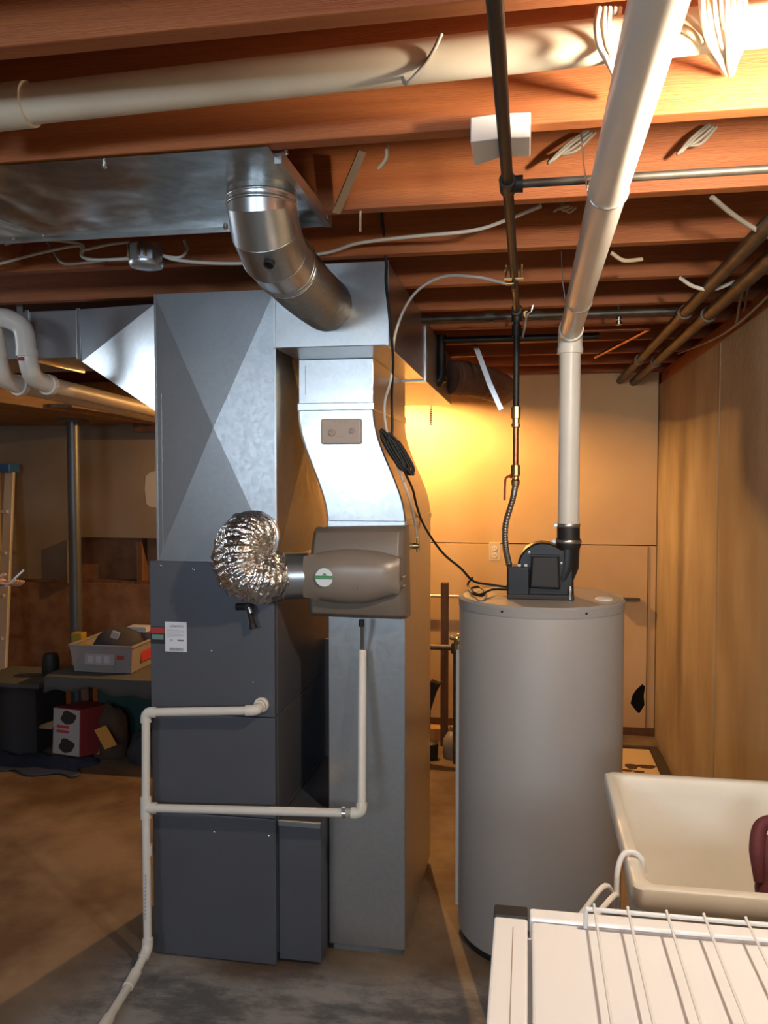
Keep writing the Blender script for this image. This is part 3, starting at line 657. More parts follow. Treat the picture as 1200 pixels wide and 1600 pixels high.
# large white drain between the first joists
yd = 1.375
dp = thing('drain_pipe', PY(500, 110, yd), 'long white plastic drain pipe hung between the first two joists', 'pipe')
pa, pb = PY(-40, 180, yd), PY(930, 66, yd); pa = PY(38, 164, yd); de = (pb - pa).normalized()
rdp = .0335
MB().tube([pa, pa + de * 1.75], rdp, 28).build('pipe', 'pvc_old', dp, smooth=40)
MB().tube([pa + de * .012, pa - de * .09], rdp * 1.16, 28).build('coupling', 'pvc_old', dp, smooth=40)
MB().tube([pa - de * .08, pa - de * .13], rdp, 28).build('pipe', 'pvc_old', dp, smooth=40)
# vent pipe of the water heater
HX, HYc, HR = .045, 2.90, .28
v0 = PY(889, 822, 2.86); v1 = PY(890, 520, 2.86); v2 = PY(1029, 0, 1.03); rv = .0355
v0.x = v1.x = (v0.x + v1.x) / 2
vp = thing('vent_pipe', v0, 'white plastic vent pipe rising from the water heater and running forward under the joists', 'pipe')
dv2 = (v2 - v1).normalized()
MB().tube([v0, v1 + V((0, 0, -.01))], rv, 28).build('pipe', 'pvc', vp, smooth=40)
sg = v1 + dv2 * .03
for k, (s0, s1) in enumerate(((.03, .66), (.655, 1.25), (1.245, 3.2))):
    MB().tube([v1 + dv2 * s0, v1 + dv2 * s1], rv, 28).build('pipe', 'pvc', vp, smooth=40)
q = [v1 + V((0, 0, -.065)), v1 + V((0, 0, -.04)), v1 + V((0, 0, -.015)), v1 + dv2 * .012 + V((0, 0, -.004)), v1 + dv2 * .035, v1 + dv2 * .065]
MB().tube(q, rv * 1.14, 28).build('elbow', 'pvc', vp, smooth=45)
MB().tube([v1 + V((0, 0, -.07)), v1 + V((0, 0, -.05))], rv * 1.2, 28).build('hub_ring', 'pvc', vp, smooth=45)
for py in (298, 468):                      # wire hangers around the pipe
    t = (v1.y - PX(955, py, .2).y); 
    tgt = None
    for k in range(400):
        p = v1 + dv2 * (k * .006); dvec = p - CAM; zc_ = dvec.dot(FW); yy = 800 - FPX * dvec.dot(UP) / zc_
        if yy <= py: tgt = p; break
    u = dv2.orthogonal().normalized(); w2 = dv2.cross(u)
    ring = [tgt + (u * math.cos(a_) + w2 * math.sin(a_)) * (rv + .002) for a_ in [i * math.pi / 12 for i in range(25)]]
    hw = MB().tube(ring, .0016, 6).tube([tgt + V((-rv - .002, 0, 0)), tgt + V((-rv - .01, .0, .05)), V((tgt.x - rv - .015, tgt.y, ZJ + .01))], .0014, 6).build('wire_hanger', 'bright_steel', vp)
# black gas line
rg = .0112
ZG = 2.178; gx = (PZ(781, 0, ZG).x + PZ(799, 420, ZG).x) / 2
g0, g1 = V((gx, .55, ZG)), V((gx, 2.96, ZG))
gl = thing('gas_line', g1, 'black iron gas pipe running under the joists and dropping to the water heater', 'pipe')
MB().tube([g0, g1], rg, 16).build('pipe', 'black_iron', gl, smooth=40)
tq = None
for k in range(800):
    p = g0 + V((0, k * .003, 0)); dvec = p - CAM; yy = 800 - FPX * dvec.dot(UP) / dvec.dot(FW)
    if yy >= 288 and dvec.dot(FW) > .1: tq = p; break
MB().tube([tq + V((0, -.028, 0)), tq + V((0, .028, 0))], .0165, 16).tube([tq, tq + V((.03, 0, 0))], .0165, 16).build('tee', 'black_iron', gl, smooth=40)
MB().tube([tq, V((.77, tq.y, ZG))], .0085, 14).build('branch_pipe', 'grey_iron', gl, smooth=40)
gd = PY(801, 640, 2.96)
MB().tube([g1, V((g1.x, g1.y, gd.z))], rg, 16).build('drop_pipe', 'black_iron', gl, smooth=40)
MB().tube([g1 + V((0, -.035, 0)), g1 + V((0, .03, 0))], .0175, 16).tube([g1 + V((0, 0, .02)), g1 + V((0, 0, -.035))], .0175, 16).build('tee', 'black_iron', gl, smooth=40)
MB().tube([g1 + V((0, 0, -.045)), g1 + V((0, 0, -.085))], .0165, 14).build('union', 'black_iron', gl, smooth=40)
z = lambda py: PY(801, py, 2.96).z
gx = g1.x
MB().lathe((gx, g1.y, z(668)), [(.011, 0), (.0155, .002), (.0155, .012), (.0125, .014), (.0125, .030), (.0165, .032), (.0165, z(636) - z(668)), (.011, z(636) - z(668) + .002)], 10).build('coupling', 'brass', gl, smooth=30)
MB().tube([V((gx, g1.y, z(666))), V((gx, g1.y, z(728)))], .0102, 16).build('copper_riser', 'copper', gl, smooth=40)
vb = MB().lathe((gx, g1.y, z(760)), [(.011, 0), (.014, .003), (.0155, .02), (.012, .025), (.012, .035), (.0165, .038), (.0165, z(727) - z(760)), (.010, z(726) - z(760))], 10).build('gas_valve', 'brass', gl, smooth=30)
sd = V((gx - .016, g1.y - .02, z(744)))
MB().tube([V((gx, g1.y, z(744))), sd], .008, 10).build('valve_stem', 'brass', vb, smooth=40)
MB().tube([sd, sd + V((-.016, -.006, -.006)), sd + V((-.02, -.008, -.03)), sd + V((-.021, -.008, -.085))], .0042, 8, sm=4).build('valve_handle', 'red_plastic', vb, smooth=60)
# flexible connector
fp = [V((gx, g1.y, z(758))), PY(801, 780, 2.93), PY(790, 820, 2.88), PY(790, 855, 2.84), PY(796, 884, 2.80)]
cp = catmull(fp, 26); MB().tube(cp, [.0105 + .0012 * math.cos(i * 2.1) for i in range(len(cp))], 12).build('flexible_connector', 'steel_braid', gl, smooth=70)
# water line crossing at the back, with valves
wlz = 2.185
ywl = 3.18
wl1, wl2 = PY(640, 497, ywl), PY(1085, 488, ywl); wz = (wl1.z + wl2.z) / 2
wt = thing('water_line', (0, ywl, wz), 'dark iron water pipe crossing under the joists behind the gas drop', 'pipe')
MB().tube([V((wl1.x, ywl, wz)), V((wl2.x, ywl, wz))], .013, 14).build('pipe', 'grey_iron', wt, smooth=40)
for px in (765, 840, 905): 
    x = PY(px, 492, ywl).x; MB().tube([V((x - .018, ywl, wz)), V((x + .018, ywl, wz))], .019, 12).build('coupling', 'grey_iron', wt, smooth=40)
x = PY(822, 495, ywl - .03).x
vv = MB().tube([V((x, ywl, wz)), V((x, ywl - .05, wz))], .010, 10).build('valve_body', 'brass', wt, smooth=40)
MB().tube([V((x, ywl - .05, wz)), V((x + .018, ywl - .055, wz + .005)), V((x + .025, ywl - .055, wz + .03))], .005, 8).build('valve_lever', 'bright_steel', vv, smooth=40)
MB().tube([V((x + .002, ywl - .05, wz)), V((x - .004, ywl - .055, wz - .05)), V((x - .012, ywl - .055, wz - .09))], .004, 8).build('hanging_tag', 'cable_grey', vv, smooth=40)
# saddle valve on the gas-side riser feeding the humidifier
sa = V((gx, PZ(797, 432, ZG - .012).y, ZG - .012))
sdl = thing('saddle_valve', sa, 'small brass saddle clamp on the black pipe with the white tube', 'valve')
for s_ in (-1, 1):
    MB().tube([sa + V((s_ * .022, 0, -.012)), sa + V((s_ * .022, 0, .032))], .0028, 8).build('clamp_bolt', 'brass', sdl, smooth=40)
    MB().lathe(sa + V((s_ * .022, 0, .014)), [(.006, 0), (.006, .005)], 6).build('nut', 'brass', sdl)
MB().obox(sa + V((0, 0, -.008)), (.028, 0, 0), (0, .007, 0), (0, 0, .003)).build('clamp_plate', 'brass', sdl, bevel=.001)
MB().tube([sa + V((0, -.004, -.008)), sa + V((0, -.012, -.04))], .006, 10).tube([sa + V((0, -.008, -.022)), sa + V((-.022, -.010, -.022))], .006, 10).build('valve_body', 'brass', sdl, smooth=40)
# white water tube to the humidifier
wp = [sa + V((-.02, -.010, -.022)), PY(745, 433, 2.36), PY(690, 433, 2.42), PY(645, 462, 2.46), PY(618, 520, 2.46), PY(611, 590, 2.52), PY(601, 630, 2.58), PY(604, 672, 2.62), PY(618, 720, 2.63), PX(637, 770, XD1 + .014), PX(648, 815, XD1 + .016), PX(651, 840, XD1 + .014)]
tag(MB().tube(wp, .0042, 10, sm=8).build('water_tube', 'cable_white', smooth=60), 'thin white water tube looping from the saddle valve to the humidifier', 'tube')
# black cords
cord = [PY(596, 330, 2.34), PY(603, 405, 2.37), PY(603, 440, 2.37), PY(609, 500, 2.38), PY(614, 560, 2.46), PY(612, 620, 2.60), PY(613, 665, 2.62), PY(612, 690, 2.615)]
pw = thing('power_cord', PY(620, 700, 2.62), 'black power cord hanging bundled on the return duct and running to the water heater', 'cord')
MB().tube(cord, .0042, 8, sm=8).build('cord', 'black_rubber', pw, smooth=60)
random.seed(11)
b0, b1_ = PY(602, 676, 2.618), PY(637, 735, 2.622)
ax = (b1_ - b0).normalized(); sdv = V((.75, 0, .45)).normalized(); 
for k in range(9):
    o = sdv * random.uniform(-.011, .011) + ax * random.uniform(-.02, .02) + V((0, random.uniform(-.018, .006), 0)); wdt = random.uniform(.008, .021); ex = random.uniform(-.014, .010)
    sdv = V((random.uniform(.5, 1), random.uniform(-.7, .3), random.uniform(.1, .7))).normalized(); loop = [b0 + o + ax * -ex, b0 + o + sdv * wdt + ax * .03, b1_ + o + sdv * wdt * .9 - ax * .03, b1_ + o + ax * ex, b1_ + o - sdv * wdt * .9 - ax * .03, b0 + o - sdv * wdt + ax * .03, b0 + o - ax * ex]
    MB().tube(loop, .0040, 7, sm=6).build('cord_loop', 'black_rubber', pw, smooth=60)
mid = (b0 + b1_) / 2; MB().tube([mid - ax * .004, mid + ax * .004], .0135, 12).build('tie', 'black_plastic', pw, smooth=40)
c2p = [PX(632, 736, XD1 + .02), PX(645, 765, XD1 + .012), PX(651, 790, XD1 + .01), PX(663, 822, XD1 + .012), PY(690, 862, 2.86), PY(720, 888, 2.80), PY(740, 908, 2.74), PY(770, 914, 2.70), PY(795, 918, 2.72)]
MB().tube([b1_] + c2p, .0040, 8, sm=8).build('cord', 'black_rubber', pw, smooth=60)
ztop = 1.192
lp = [PY(738, 903, 2.74), PZ(731, 913, 1.20), PZ(737, 926, 1.199), PZ(752, 931, 1.198), PZ(758, 925, 1.199), PZ(748, 917, 1.20), PZ(736, 920, 1.203), PZ(748, 929, 1.204), PZ(770, 921, 1.205), PZ(796, 921, 1.21)]
MB().tube(lp, .0040, 8, sm=8).build('cord', 'black_rubber', pw, smooth=60)
# ================================================================ water heater
wh = thing('water_heater', (HX, HYc, 0), 'grey cylindrical water heater with black blower on top', 'water heater')
ZT = 1.186
MB().lathe((HX, HYc, 0), [(HR, .03), (HR, ZT - .03), (HR - .001, ZT - .028)], 72).build('tank_jacket', 'heater_paint', wh, smooth=40)
MB().lathe((HX, HYc, 0), [(HR + .002, ZT - .032), (HR + .0025, ZT - .004), (HR - .004, ZT + .003), (HR - .012, ZT), (.0, ZT)], 72).build('top_cap', 'heater_paint', wh, smooth=40)
MB().lathe((HX, HYc, ZT + .0005), [(HR - .014, 0), (HR - .014, .001), (0, .0011)], 64).build('top_plate', 'heater_top_paint', wh, smooth=40)
MB().lathe((HX, HYc, 0), [(HR - .012, 0), (HR - .012, .032)], 64).build('base_ring', 'black_plastic_matte', wh, smooth=40)
for px, py in ((783, 945), (921, 951)):
    d = PY(px, py, HYc - HR + .02); an = math.atan2(d.y - HYc, d.x - HX); c = V((HX + HR * math.cos(an), HYc + HR * math.sin(an), ZT - .016))
    MB().lathe(c, [(.004, 0), (.004, .004), (0, .0045)], 8, (math.cos(an), math.sin(an), 0)).build('screw', 'black_iron', wh)
c = PZ(944, 937, ZT + .002); MB().lathe(V((c.x, c.y, ZT)), [(.03, 0), (.03, .006), (.026, .009), (0, .0091)], 20).build('port_cap', 'white_plastic', wh, smooth=40)
# blower assembly
yb = 2.82
def q(px, py, y=yb): return PY(px, py, y)
bw = MB().prism([q(793, 934), q(884, 940), q(898, 934), q(893, 931), q(800, 930)], (0, .16, 0))
zt = ZT + .001
x793, x900 = q(792, 930).x, q(897, 930).x
blw = MB().box(x793, x900, yb - .02, yb + .15, zt, zt + .018).build('blower_base', 'black_plastic_matte', wh, bevel=.004)
MB().box(q(792, 900).x, q(828, 900).x, yb - .012, yb + .09, zt + .012, q(800, 885).z).build('control_box', 'black_plastic', wh, bevel=.006)
for px in (800, 812, 822):
    c = q(px, 883, yb + .01); MB().box(c.x - .006, c.x + .004, yb, yb + .02, c.z - .006, c.z + .004).build('wire_terminal', 'steel_braid', wh)
# scroll housing seen from the side
sc_ = []
cc = q(850, 898)
prof = [(808, 932), (809, 880), (813, 868), (822, 857), (834, 850), (846, 847.5), (858, 849), (868, 853), (876, 858), (895, 862), (897, 932)]
MB().prism([q(a_, b_, yb + .005) for a_, b_ in prof], (0, .105, 0)).build('scroll_housing', 'black_plastic', wh, smooth=35, bevel=.006)
mc = [(830, 867), (874, 867), (876, 921), (827, 919)]
MB().loft([[q(a_, b_, yb + .01) for a_, b_ in mc], [q(852 + (a_ - 852) * .92, 893 + (b_ - 893) * .95, yb - .03) for a_, b_ in mc]]).build('motor_cover', 'black_plastic_matte', wh, bevel=.005)
MB().box(q(829, 866).x, q(875, 866).x, yb - .036, yb + .02, q(850, 868.5).z, q(850, 866).z).build('cover_lip', 'black_plastic', wh, bevel=.001)
for px, py in ((827, 863), (877, 880)): MB().lathe(q(px, py, yb + .004), [(.004, 0), (.004, .003), (0, .0035)], 8, (0, -1, 0)).build('screw', 'steel_braid', wh)
ov = q(889, 880, yb + .04); ox = v0.x; oy = v0.y
def zz(py): return PY(889, py, oy).z
MB().tube([V((ox - .03, oy, zz(932))), V((ox - .018, oy, zz(905))), V((ox - .002, oy, zz(885))), V((ox, oy, zz(850)))], [.03, .036, .0385, .0385], 24).build('outlet_elbow', 'black_plastic', wh, smooth=40)
MB().lathe((ox, oy, 0), [(.038, zz(858)), (.042, zz(852)), (.042, zz(843)), (.0385, zz(840)), (.0385, zz(824)), (.034, zz(818)), (.030, zz(818))], 28).build('rubber_coupling', 'black_rubber', wh, smooth=40)
for py, r in ((846, .0432), (821, .0385)):
    k = MB().lathe((ox, oy, zz(py + 2.4)), [(r, 0), (r + .001, .002), (r + .001, .010), (r, .012)], 28).build('band_clamp', 'steel_braid', wh, smooth=40)
    MB().obox((ox - r - .004, oy - .015, zz(py) + .002), (.006, 0, 0), (0, .008, 0), (0, 0, .006)).build('clamp_screw', 'bright_steel', k, bevel=.001)
c = q(891, 920, yb - .015); MB().lathe(V((c.x, c.y, zt + .004)), [(.006, 0), (.005, .02), (.006, .035), (.003, .045), (0, .046)], 12).build('test_port', 'steel_braid', wh, smooth=40)
# relief drain beside the tank
t0, t1 = PY(717, 1012, 2.905), PZ(720, 1436, .01)
rlf = thing('relief_drain', (t0.x, 2.905, .06), 'thin white vertical relief pipe at the left side of the water heater', 'pipe')
MB().tube([V((t0.x, 2.905, .07)), V((t0.x, 2.905, t0.z))], .0105, 14).build('pipe', 'pvc', rlf, smooth=40)
MB().lathe((t0.x, 2.905, t0.z - .005), [(.014, 0), (.014, .02), (.010, .024), (.012, .03), (.016, .032), (.016, .04), (.006, .044), (.006, .055), (0, .056)], 12).build('relief_valve', 'brass', rlf, smooth=40)
MB().tube([V((t0.x, 2.905, t0.z + .012)), V((HX - HR + .02, 2.905, t0.z + .012))], .010, 12).build('nipple', 'brass', rlf, smooth=40)
MB().tube([V((t0.x - .002, 2.90, t0.z + .03)), V((t0.x - .03, 2.895, t0.z + .045))], .003, 8).build('test_lever', 'steel_braid', rlf)
# ================================================================ laundry corner
# --- sink tub
TX0, TX1, TY0, TY1, TZ = .196, .765, 1.535, 2.145, .85
tb = thing('laundry_tub', ((TX0 + TX1) / 2, (TY0 + TY1) / 2, 0), 'cream plastic laundry tub against the concrete wall', 'sink')
def rr4(x0, x1, y0, y1, z, r=.035, n=4):
    out = []
    for cx, cy, a0 in ((x1 - r, y1 - r, 0), (x0 + r, y1 - r, 90), (x0 + r, y0 + r, 180), (x1 - r, y0 + r, 270)):
        for k in range(n + 1):
            a = math.radians(a0 + 90 * k / n); out.append((cx + r * math.cos(a), cy + r * math.sin(a), z))
    return out
def ins(i, z, r): return rr4(TX0 + i, TX1 - i, TY0 + i, TY1 - i, z, r)
MB().loft([ins(.07, .46, .05), ins(.018, .80, .03), ins(.018, .812, .03), ins(0, .812, .02), ins(-.002, .82, .02), ins(0, .846, .02), ins(.005, .85, .02), ins(.020, .85, .02), ins(.026, .845, .03), ins(.032, .81, .04), ins(.078, .50, .06), ins(.10, .485, .06)], cap=True).build('basin', 'tub_plastic', tb, smooth=50)
for x in (TX0 + .07, TX1 - .07):
    for y in (TY0 + .07, TY1 - .07):
        MB().loft([rr4(x - .016, x + .016, y - .016, y + .016, 0, .008, 2), rr4(x - .024, x + .024, y - .024, y + .024, .50, .01, 2)]).build('leg', 'tub_plastic', tb, smooth=40)
MB().lathe(((TX0 + TX1) / 2, 1.9, .4855), [(.03, 0), (.03, .002), (.02, .003), (0, .001)], 20).build('drain', 'bright_steel', tb, smooth=40)
# --- maroon rag hung inside the tub
mg = MB(); a0 = PY(1186, 1290, 1.80)
pts = [PY(1186, 1378, 1.78), PY(1183, 1330, 1.80), PY(1186, 1298, 1.82), PY(1196, 1286, 1.83), PY(1212, 1290, 1.84), PY(1216, 1330, 1.83), PY(1214, 1385, 1.80)]
mg.tube(pts, [.010, .016, .015, .014, .016, .018, .012], 12, sm=6)
mg.tube([PY(1200, 1305, 1.83), PY(1203, 1340, 1.81), PY(1200, 1390, 1.79), PY(1198, 1425, 1.76)], [.012, .024, .026, .018], 12, sm=5)
tag(mg.build('rag', 'maroon_cloth', smooth=70), 'dark maroon rag bunched inside the cream laundry tub', 'rag')
# --- washing machine
WX0, WX1, WY0, WY1, WZ = -.047, .64, .60, 1.294, .92
wm = thing('washing_machine', ((WX0 + WX1) / 2, (WY0 + WY1) / 2, 0), 'white washing machine with flat lid and black corner cap', 'washing machine')
MB().box(WX0 + .006, WX1 - .006, WY0 + .006, WY1 - .006, .03, WZ - .03).build('cabinet', 'white_enamel', wm, bevel=.006)
xg = PZ(829, 1500, WZ).x - .002; yg = PZ(900, 1452, WZ).y
MB().box(WX0, xg - .002, WY0, WY1, WZ - .032, WZ).build('side_rail', 'white_enamel', wm, bevel=.004)
MB().box(xg + .0005, WX1, WY1 - .032, WY1, WZ - .032, WZ + .002).build('back_rail', 'white_enamel', wm, bevel=.004)
MB().box(xg + .004, WX1, WY0, WY1 - .035, WZ - .032, WZ - .001).build('lid', 'white_enamel', wm, bevel=.004)
MB().box((WX0 + xg) / 2 + .002, (WX0 + xg) / 2 + .0035, WY0, WY1 - .06, WZ - .001, WZ + .0006).build('rail_groove', 'thermostat_plastic', wm)
ck = MB().box(WX0 - .001, xg - .002, WY1 - .034, WY1 + .001, WZ - .034, WZ + .003).build('corner_cap', 'black_plastic_matte', wm, bevel=.003); ck['label'] = 'black plastic corner cap'
for x in (WX0 + .05, WX1 - .05):
    for y in (WY0 + .05, WY1 - .05): MB().lathe((x, y, 0), [(.02, 0), (.02, .012), (.008, .014), (.008, .035)], 12).build('foot', 'black_rubber', wm, smooth=40)
# --- wire rack lying on the lid
ZR = WZ + .030
bk0, bk1 = PZ(926, 1421, ZR), PZ(1200, 1433, ZR)
yr = bk0.y; rk = thing('wire_rack', (.3, 1.0, WZ + .001), 'white coated wire shelf rack lying on the washing machine', 'wire rack')
MB().tube([V((bk0.x - .01, yr, ZR)), V((.62, yr, ZR))], .0035, 8).build('cross_wire', 'white_wire', rk, smooth=60)
MB().tube([V((bk0.x - .01, yr - .5, ZR - .005)), V((.62, yr - .5, ZR - .005))], .0035, 8).build('cross_wire', 'white_wire', rk, smooth=60)
MB().tube([V((bk0.x - .01, yr - .25, ZR - .005)), V((.62, yr - .25, ZR - .005))], .0035, 8).build('cross_wire', 'white_wire', rk, smooth=60) if False else None
w0 = None
for k, px in enumerate((929, 981, 1040, 1096, 1158, 1222, 1286, 1350, 1414)):
    x = PZ(px, 1425, ZR).x
    if w0 is None:
        w0 = MB().tube([V((x, yr + .004, ZR + .006)), V((x, yr - .02, ZR + .004)), V((x, yr - .25, ZR + .0)), V((x, yr - .5, ZR)), V((x, yr - .52, ZR - .0285))], .0021, 7, sm=5).build('wire', 'white_wire', rk, smooth=60); xw = x
    else: copy_at(w0, (x - xw, 0, 0), rk)
for x in (bk0.x - .01, .62):
    for y in (yr, yr - .5): MB().tube([V((x, y, ZR)), V((x, y, WZ + .001))], .0035, 8).build('foot_wire', 'white_wire', rk, smooth=60)
# --- plastic hanger hooked over the tub rim
hk = [PY(998, 1346, 1.64), PY(996, 1330, 1.63), PY(985, 1324, 1.62), PY(972, 1336, 1.61), PY(966, 1360, 1.60), PY(970, 1382, 1.59)]
rim = TX0
def tp(x, y, z): return V((x, y, z))
hy = 1.66
hk = [tp(TX0 + .034, hy, TZ - .03), tp(TX0 + .030, hy, TZ - .004), tp(TX0 + .014, hy, TZ + .010), tp(TX0 - .006, hy - .005, TZ + .006), tp(TX0 - .018, hy - .02, TZ - .02), tp(TX0 - .022, hy - .04, TZ - .06), tp(TX0 - .024, hy - .055, TZ - .085)]
hg = thing('clothes_hanger', tp(TX0 - .03, 1.45, .5), 'white plastic clothes hanger hooked over the rim of the laundry tub', 'hanger')
MB().tube(hk, .0055, 10, sm=6).build('hook', 'white_wire', hg, smooth=60)
nk = hk[-1]
e1 = PY(914, 1424, 1.42); e2 = PY(940, 1424, 1.44)
lo1 = V((nk.x - .155, nk.y - .075, nk.z - .14)); lo2 = V((nk.x - .02, nk.y - .12, nk.z - .22))
d1 = (PZ(916, 1420, nk.z - .06) - nk); 
la = nk + V((-.06, -.02, -.045)); lb = la + V((-.10, -.05, -.16))
l2 = nk + V((-.035, -.07, -.09)); 
e1 = PY(905, 1432, 1.50); e2 = PY(930, 1432, 1.47)
m1 = PY(946, 1384, 1.55)
MB().tube([nk + V((0, 0, .01)), m1, e1, e1 + (e1 - m1) * 1.6], .0052, 10, sm=6).build('arm', 'white_wire', hg, smooth=60)
m2 = PY(962, 1398, 1.53)
MB().tube([nk + V((0, 0, .01)), m2, e2, e2 + (e2 - m2) * 1.6], .0052, 10, sm=6).build('arm', 'white_wire', hg, smooth=60)
MB().tube([e1 + (e1 - m1) * 1.6, e2 + (e2 - m2) * 1.6], .0052, 10).build('crossbar', 'white_wire', hg, smooth=60)
# ================================================================ ceiling details
# white foam block under the second joist
fa = [(733, 202), (774, 191), (833, 189), (827, 240), (787, 238), (738, 257)]
yf = 1.545
top = [PZ(737, 258, ZJ - .052), PZ(774, 238, ZJ - .052), PZ(826, 246, ZJ - .052), PZ(833, 215, ZJ - .052)]
zz0 = ZJ - .045
q = lambda px, py, z: PZ(px, py, z)
b1_, b2_, b3_ = q(735, 222, zz0), q(783, 216, zz0), q(829, 214, zz0)
f1, f2, f3 = b1_ + V((0, .115, .0)), b2_ + V((0, .085, 0)), b3_ + V((0, .09, 0))
h = V((0, 0, .043))
m = MB()
m.loft([[b1_, b2_, b3_, f3, f2, f1], [p + h for p in (b1_, b2_, b3_, f3, f2, f1)]])
tag(m.build('foam_block', 'foam_white', bevel=.002), 'small white bent foam pad stuck under the joist behind the black gas pipe', 'foam pad')
# far lamp: pull-chain fixture with shallow shade
lm = thing('pull_chain_lamp', LB + V((0, 0, .05)), 'shaded pull-chain bulb hung near the back wall behind the return trunk', 'lamp')
MB().lathe(LB, [(.026, .10), (.03, .098), (.034, .06), (.05, .045), (.12, -.009), (.12, -.011), (.048, .042), (.028, .055)], 36).tilt(LB, math.radians(5)).build('shade', 'white_enamel', lm, smooth=40)
MB().tube([LB + V((0, 0, .09)), V((LB.x, LB.y, 2.469))], .006, 8).build('stem', 'black_iron', lm)
MB().lathe(LB, [(.012, .06), (.013, .035)], 16).build('socket', 'brass', lm, smooth=40)
ch = PY(673, 612, 4.74); ce = PY(673, 640, 4.74); ce2 = PY(673, 666, 4.74)
cdb = LB + V((.03, -.02, .05))
chn = MB().tube([cdb, V((ch.x, ch.y, ch.z + .03)), ch, ce], .004, 6, sm=3)
for k in range(8): chn.lathe(ce + (ce2 - ce) * (k / 8), [(0, -.006), (.008, -.003), (.008, .003), (0, .006)], 8)
chn.build('pull_chain', 'grey_iron', lm, smooth=60)
MB().lathe(LB, [(.0, -.016), (.011, -.012), (.016, 0), (.011, .013), (.006, .034)], 16).build('bulb', 'far_bulb_glass', lm, smooth=60)
# near lamp: bare bulb in a porcelain holder
ln = thing('bare_bulb_lamp', LF + V((0, 0, .07)), 'bare bulb in a white holder between the near joists, just right of the frame', 'lamp')
MB().lathe((LF.x, LF.y, 0), [(.055, 2.468), (.055, 2.44), (.03, 2.40), (.022, LF.z + .10)], 28).build('holder', 'white_plastic', ln, smooth=40)
MB().lathe((LF.x, LF.y, 0), [(.013, LF.z + .10), (.013, LF.z + .055)], 16).build('screw_base', 'brass', ln, smooth=40)
MB().lathe(LF, [(.0, -.028), (.016, -.023), (.0265, -.009), (.028, 0), (.0265, .010), (.019, .030), (.0125, .055)], 24).build('bulb', 'near_bulb_glass', ln, smooth=60)
# lampholder box with white cables at the left
bx = thing('ceiling_junction_box', PY(229, 420, 2.28), 'round metal junction box with white cables under the joists at the left', 'junction box')
c = PY(229, 412, 2.25); MB().lathe(V((c.x, c.y, c.z)), [(.048, 0), (.048, .05)], 8).build('box', 'galvanized_dull', bx)
MB().lathe(V((c.x, c.y, c.z - .002)), [(.0, -.012), (.045, -.008), (.05, 0), (.05, .006)], 24).build('cover', 'galvanized', bx, smooth=40)
for dx in (-.03, 0, .02): MB().tube([V((c.x + dx, c.y - .05, c.z + .045)), V((c.x + dx, c.y - .052, c.z + .01))], .004, 8).build('cable_clamp', 'brass', bx)
def cable(pts, r, m, label, group=None, sm=8):
    o = MB().tube(pts, r, 8, sm=sm).build('electrical_cable', m, smooth=60); return tag(o, label, 'cable', group)
cy = 2.26
cable([PY(-30, 395, cy), PY(0, 384, cy), PY(50, 373, cy), PY(110, 378, cy), PY(130, 384, cy), PY(128, 400, cy), PY(150, 406, cy), PY(202, 404, cy)], .005, 'cable_white', 'white cable looping into the left side of the round junction box')
cable([PY(-30, 418, cy), PY(0, 412, cy), PY(60, 396, cy), PY(120, 384, cy), PY(132, 390, cy), PY(170, 382, cy), PY(202, 378, cy)], .0045, 'cable_white', 'lower white cable crossing toward the round junction box')
cable([PY(72, 376, cy + .01), PY(85, 395, cy + .01), PY(100, 412, cy), PY(140, 410, cy), PY(200, 402, cy)], .004, 'cable_grey', 'grey cable drooping left of the round junction box')
cable([PY(250, 397, cy), PY(275, 406, cy), PY(330, 411, cy), PY(385, 411, cy), PY(430, 405, 2.33), PY(510, 395, 2.33), PY(560, 380, 2.30), PY(640, 370, 2.26), PY(740, 360, 2.2), PY(800, 340, 2.15), PY(845, 322, 2.10)], .005, 'cable_white', 'long white cable running right from the junction box across the joists')
cable([PY(246, 398, cy), PY(280, 402, cy), PY(292, 390, cy + .03), PY(288, 376, cy + .05)], .0045, 'cable_white', 'short white cable curling up right of the junction box')
# short wire ends hanging from joists
cable([PY(604, 228, 1.62), PY(603, 248, 1.62), PY(590, 265, 1.62)], .004, 'cable_tan', 'short tan wire stub hanging beside the metal strap')
cable([PY(690, 52, 1.33), PY(678, 78, 1.335), PY(660, 105, 1.345), PY(636, 130, 1.35), PY(630, 122, 1.36)], .0035, 'cable_grey', 'short dark cable stub poking out in front of the white drain pipe')
cable([PY(563, 330, 1.965), PY(563, 362, 1.965)], .003, 'cable_tan', 'tiny wire end below the metal panning corner', sm=1)
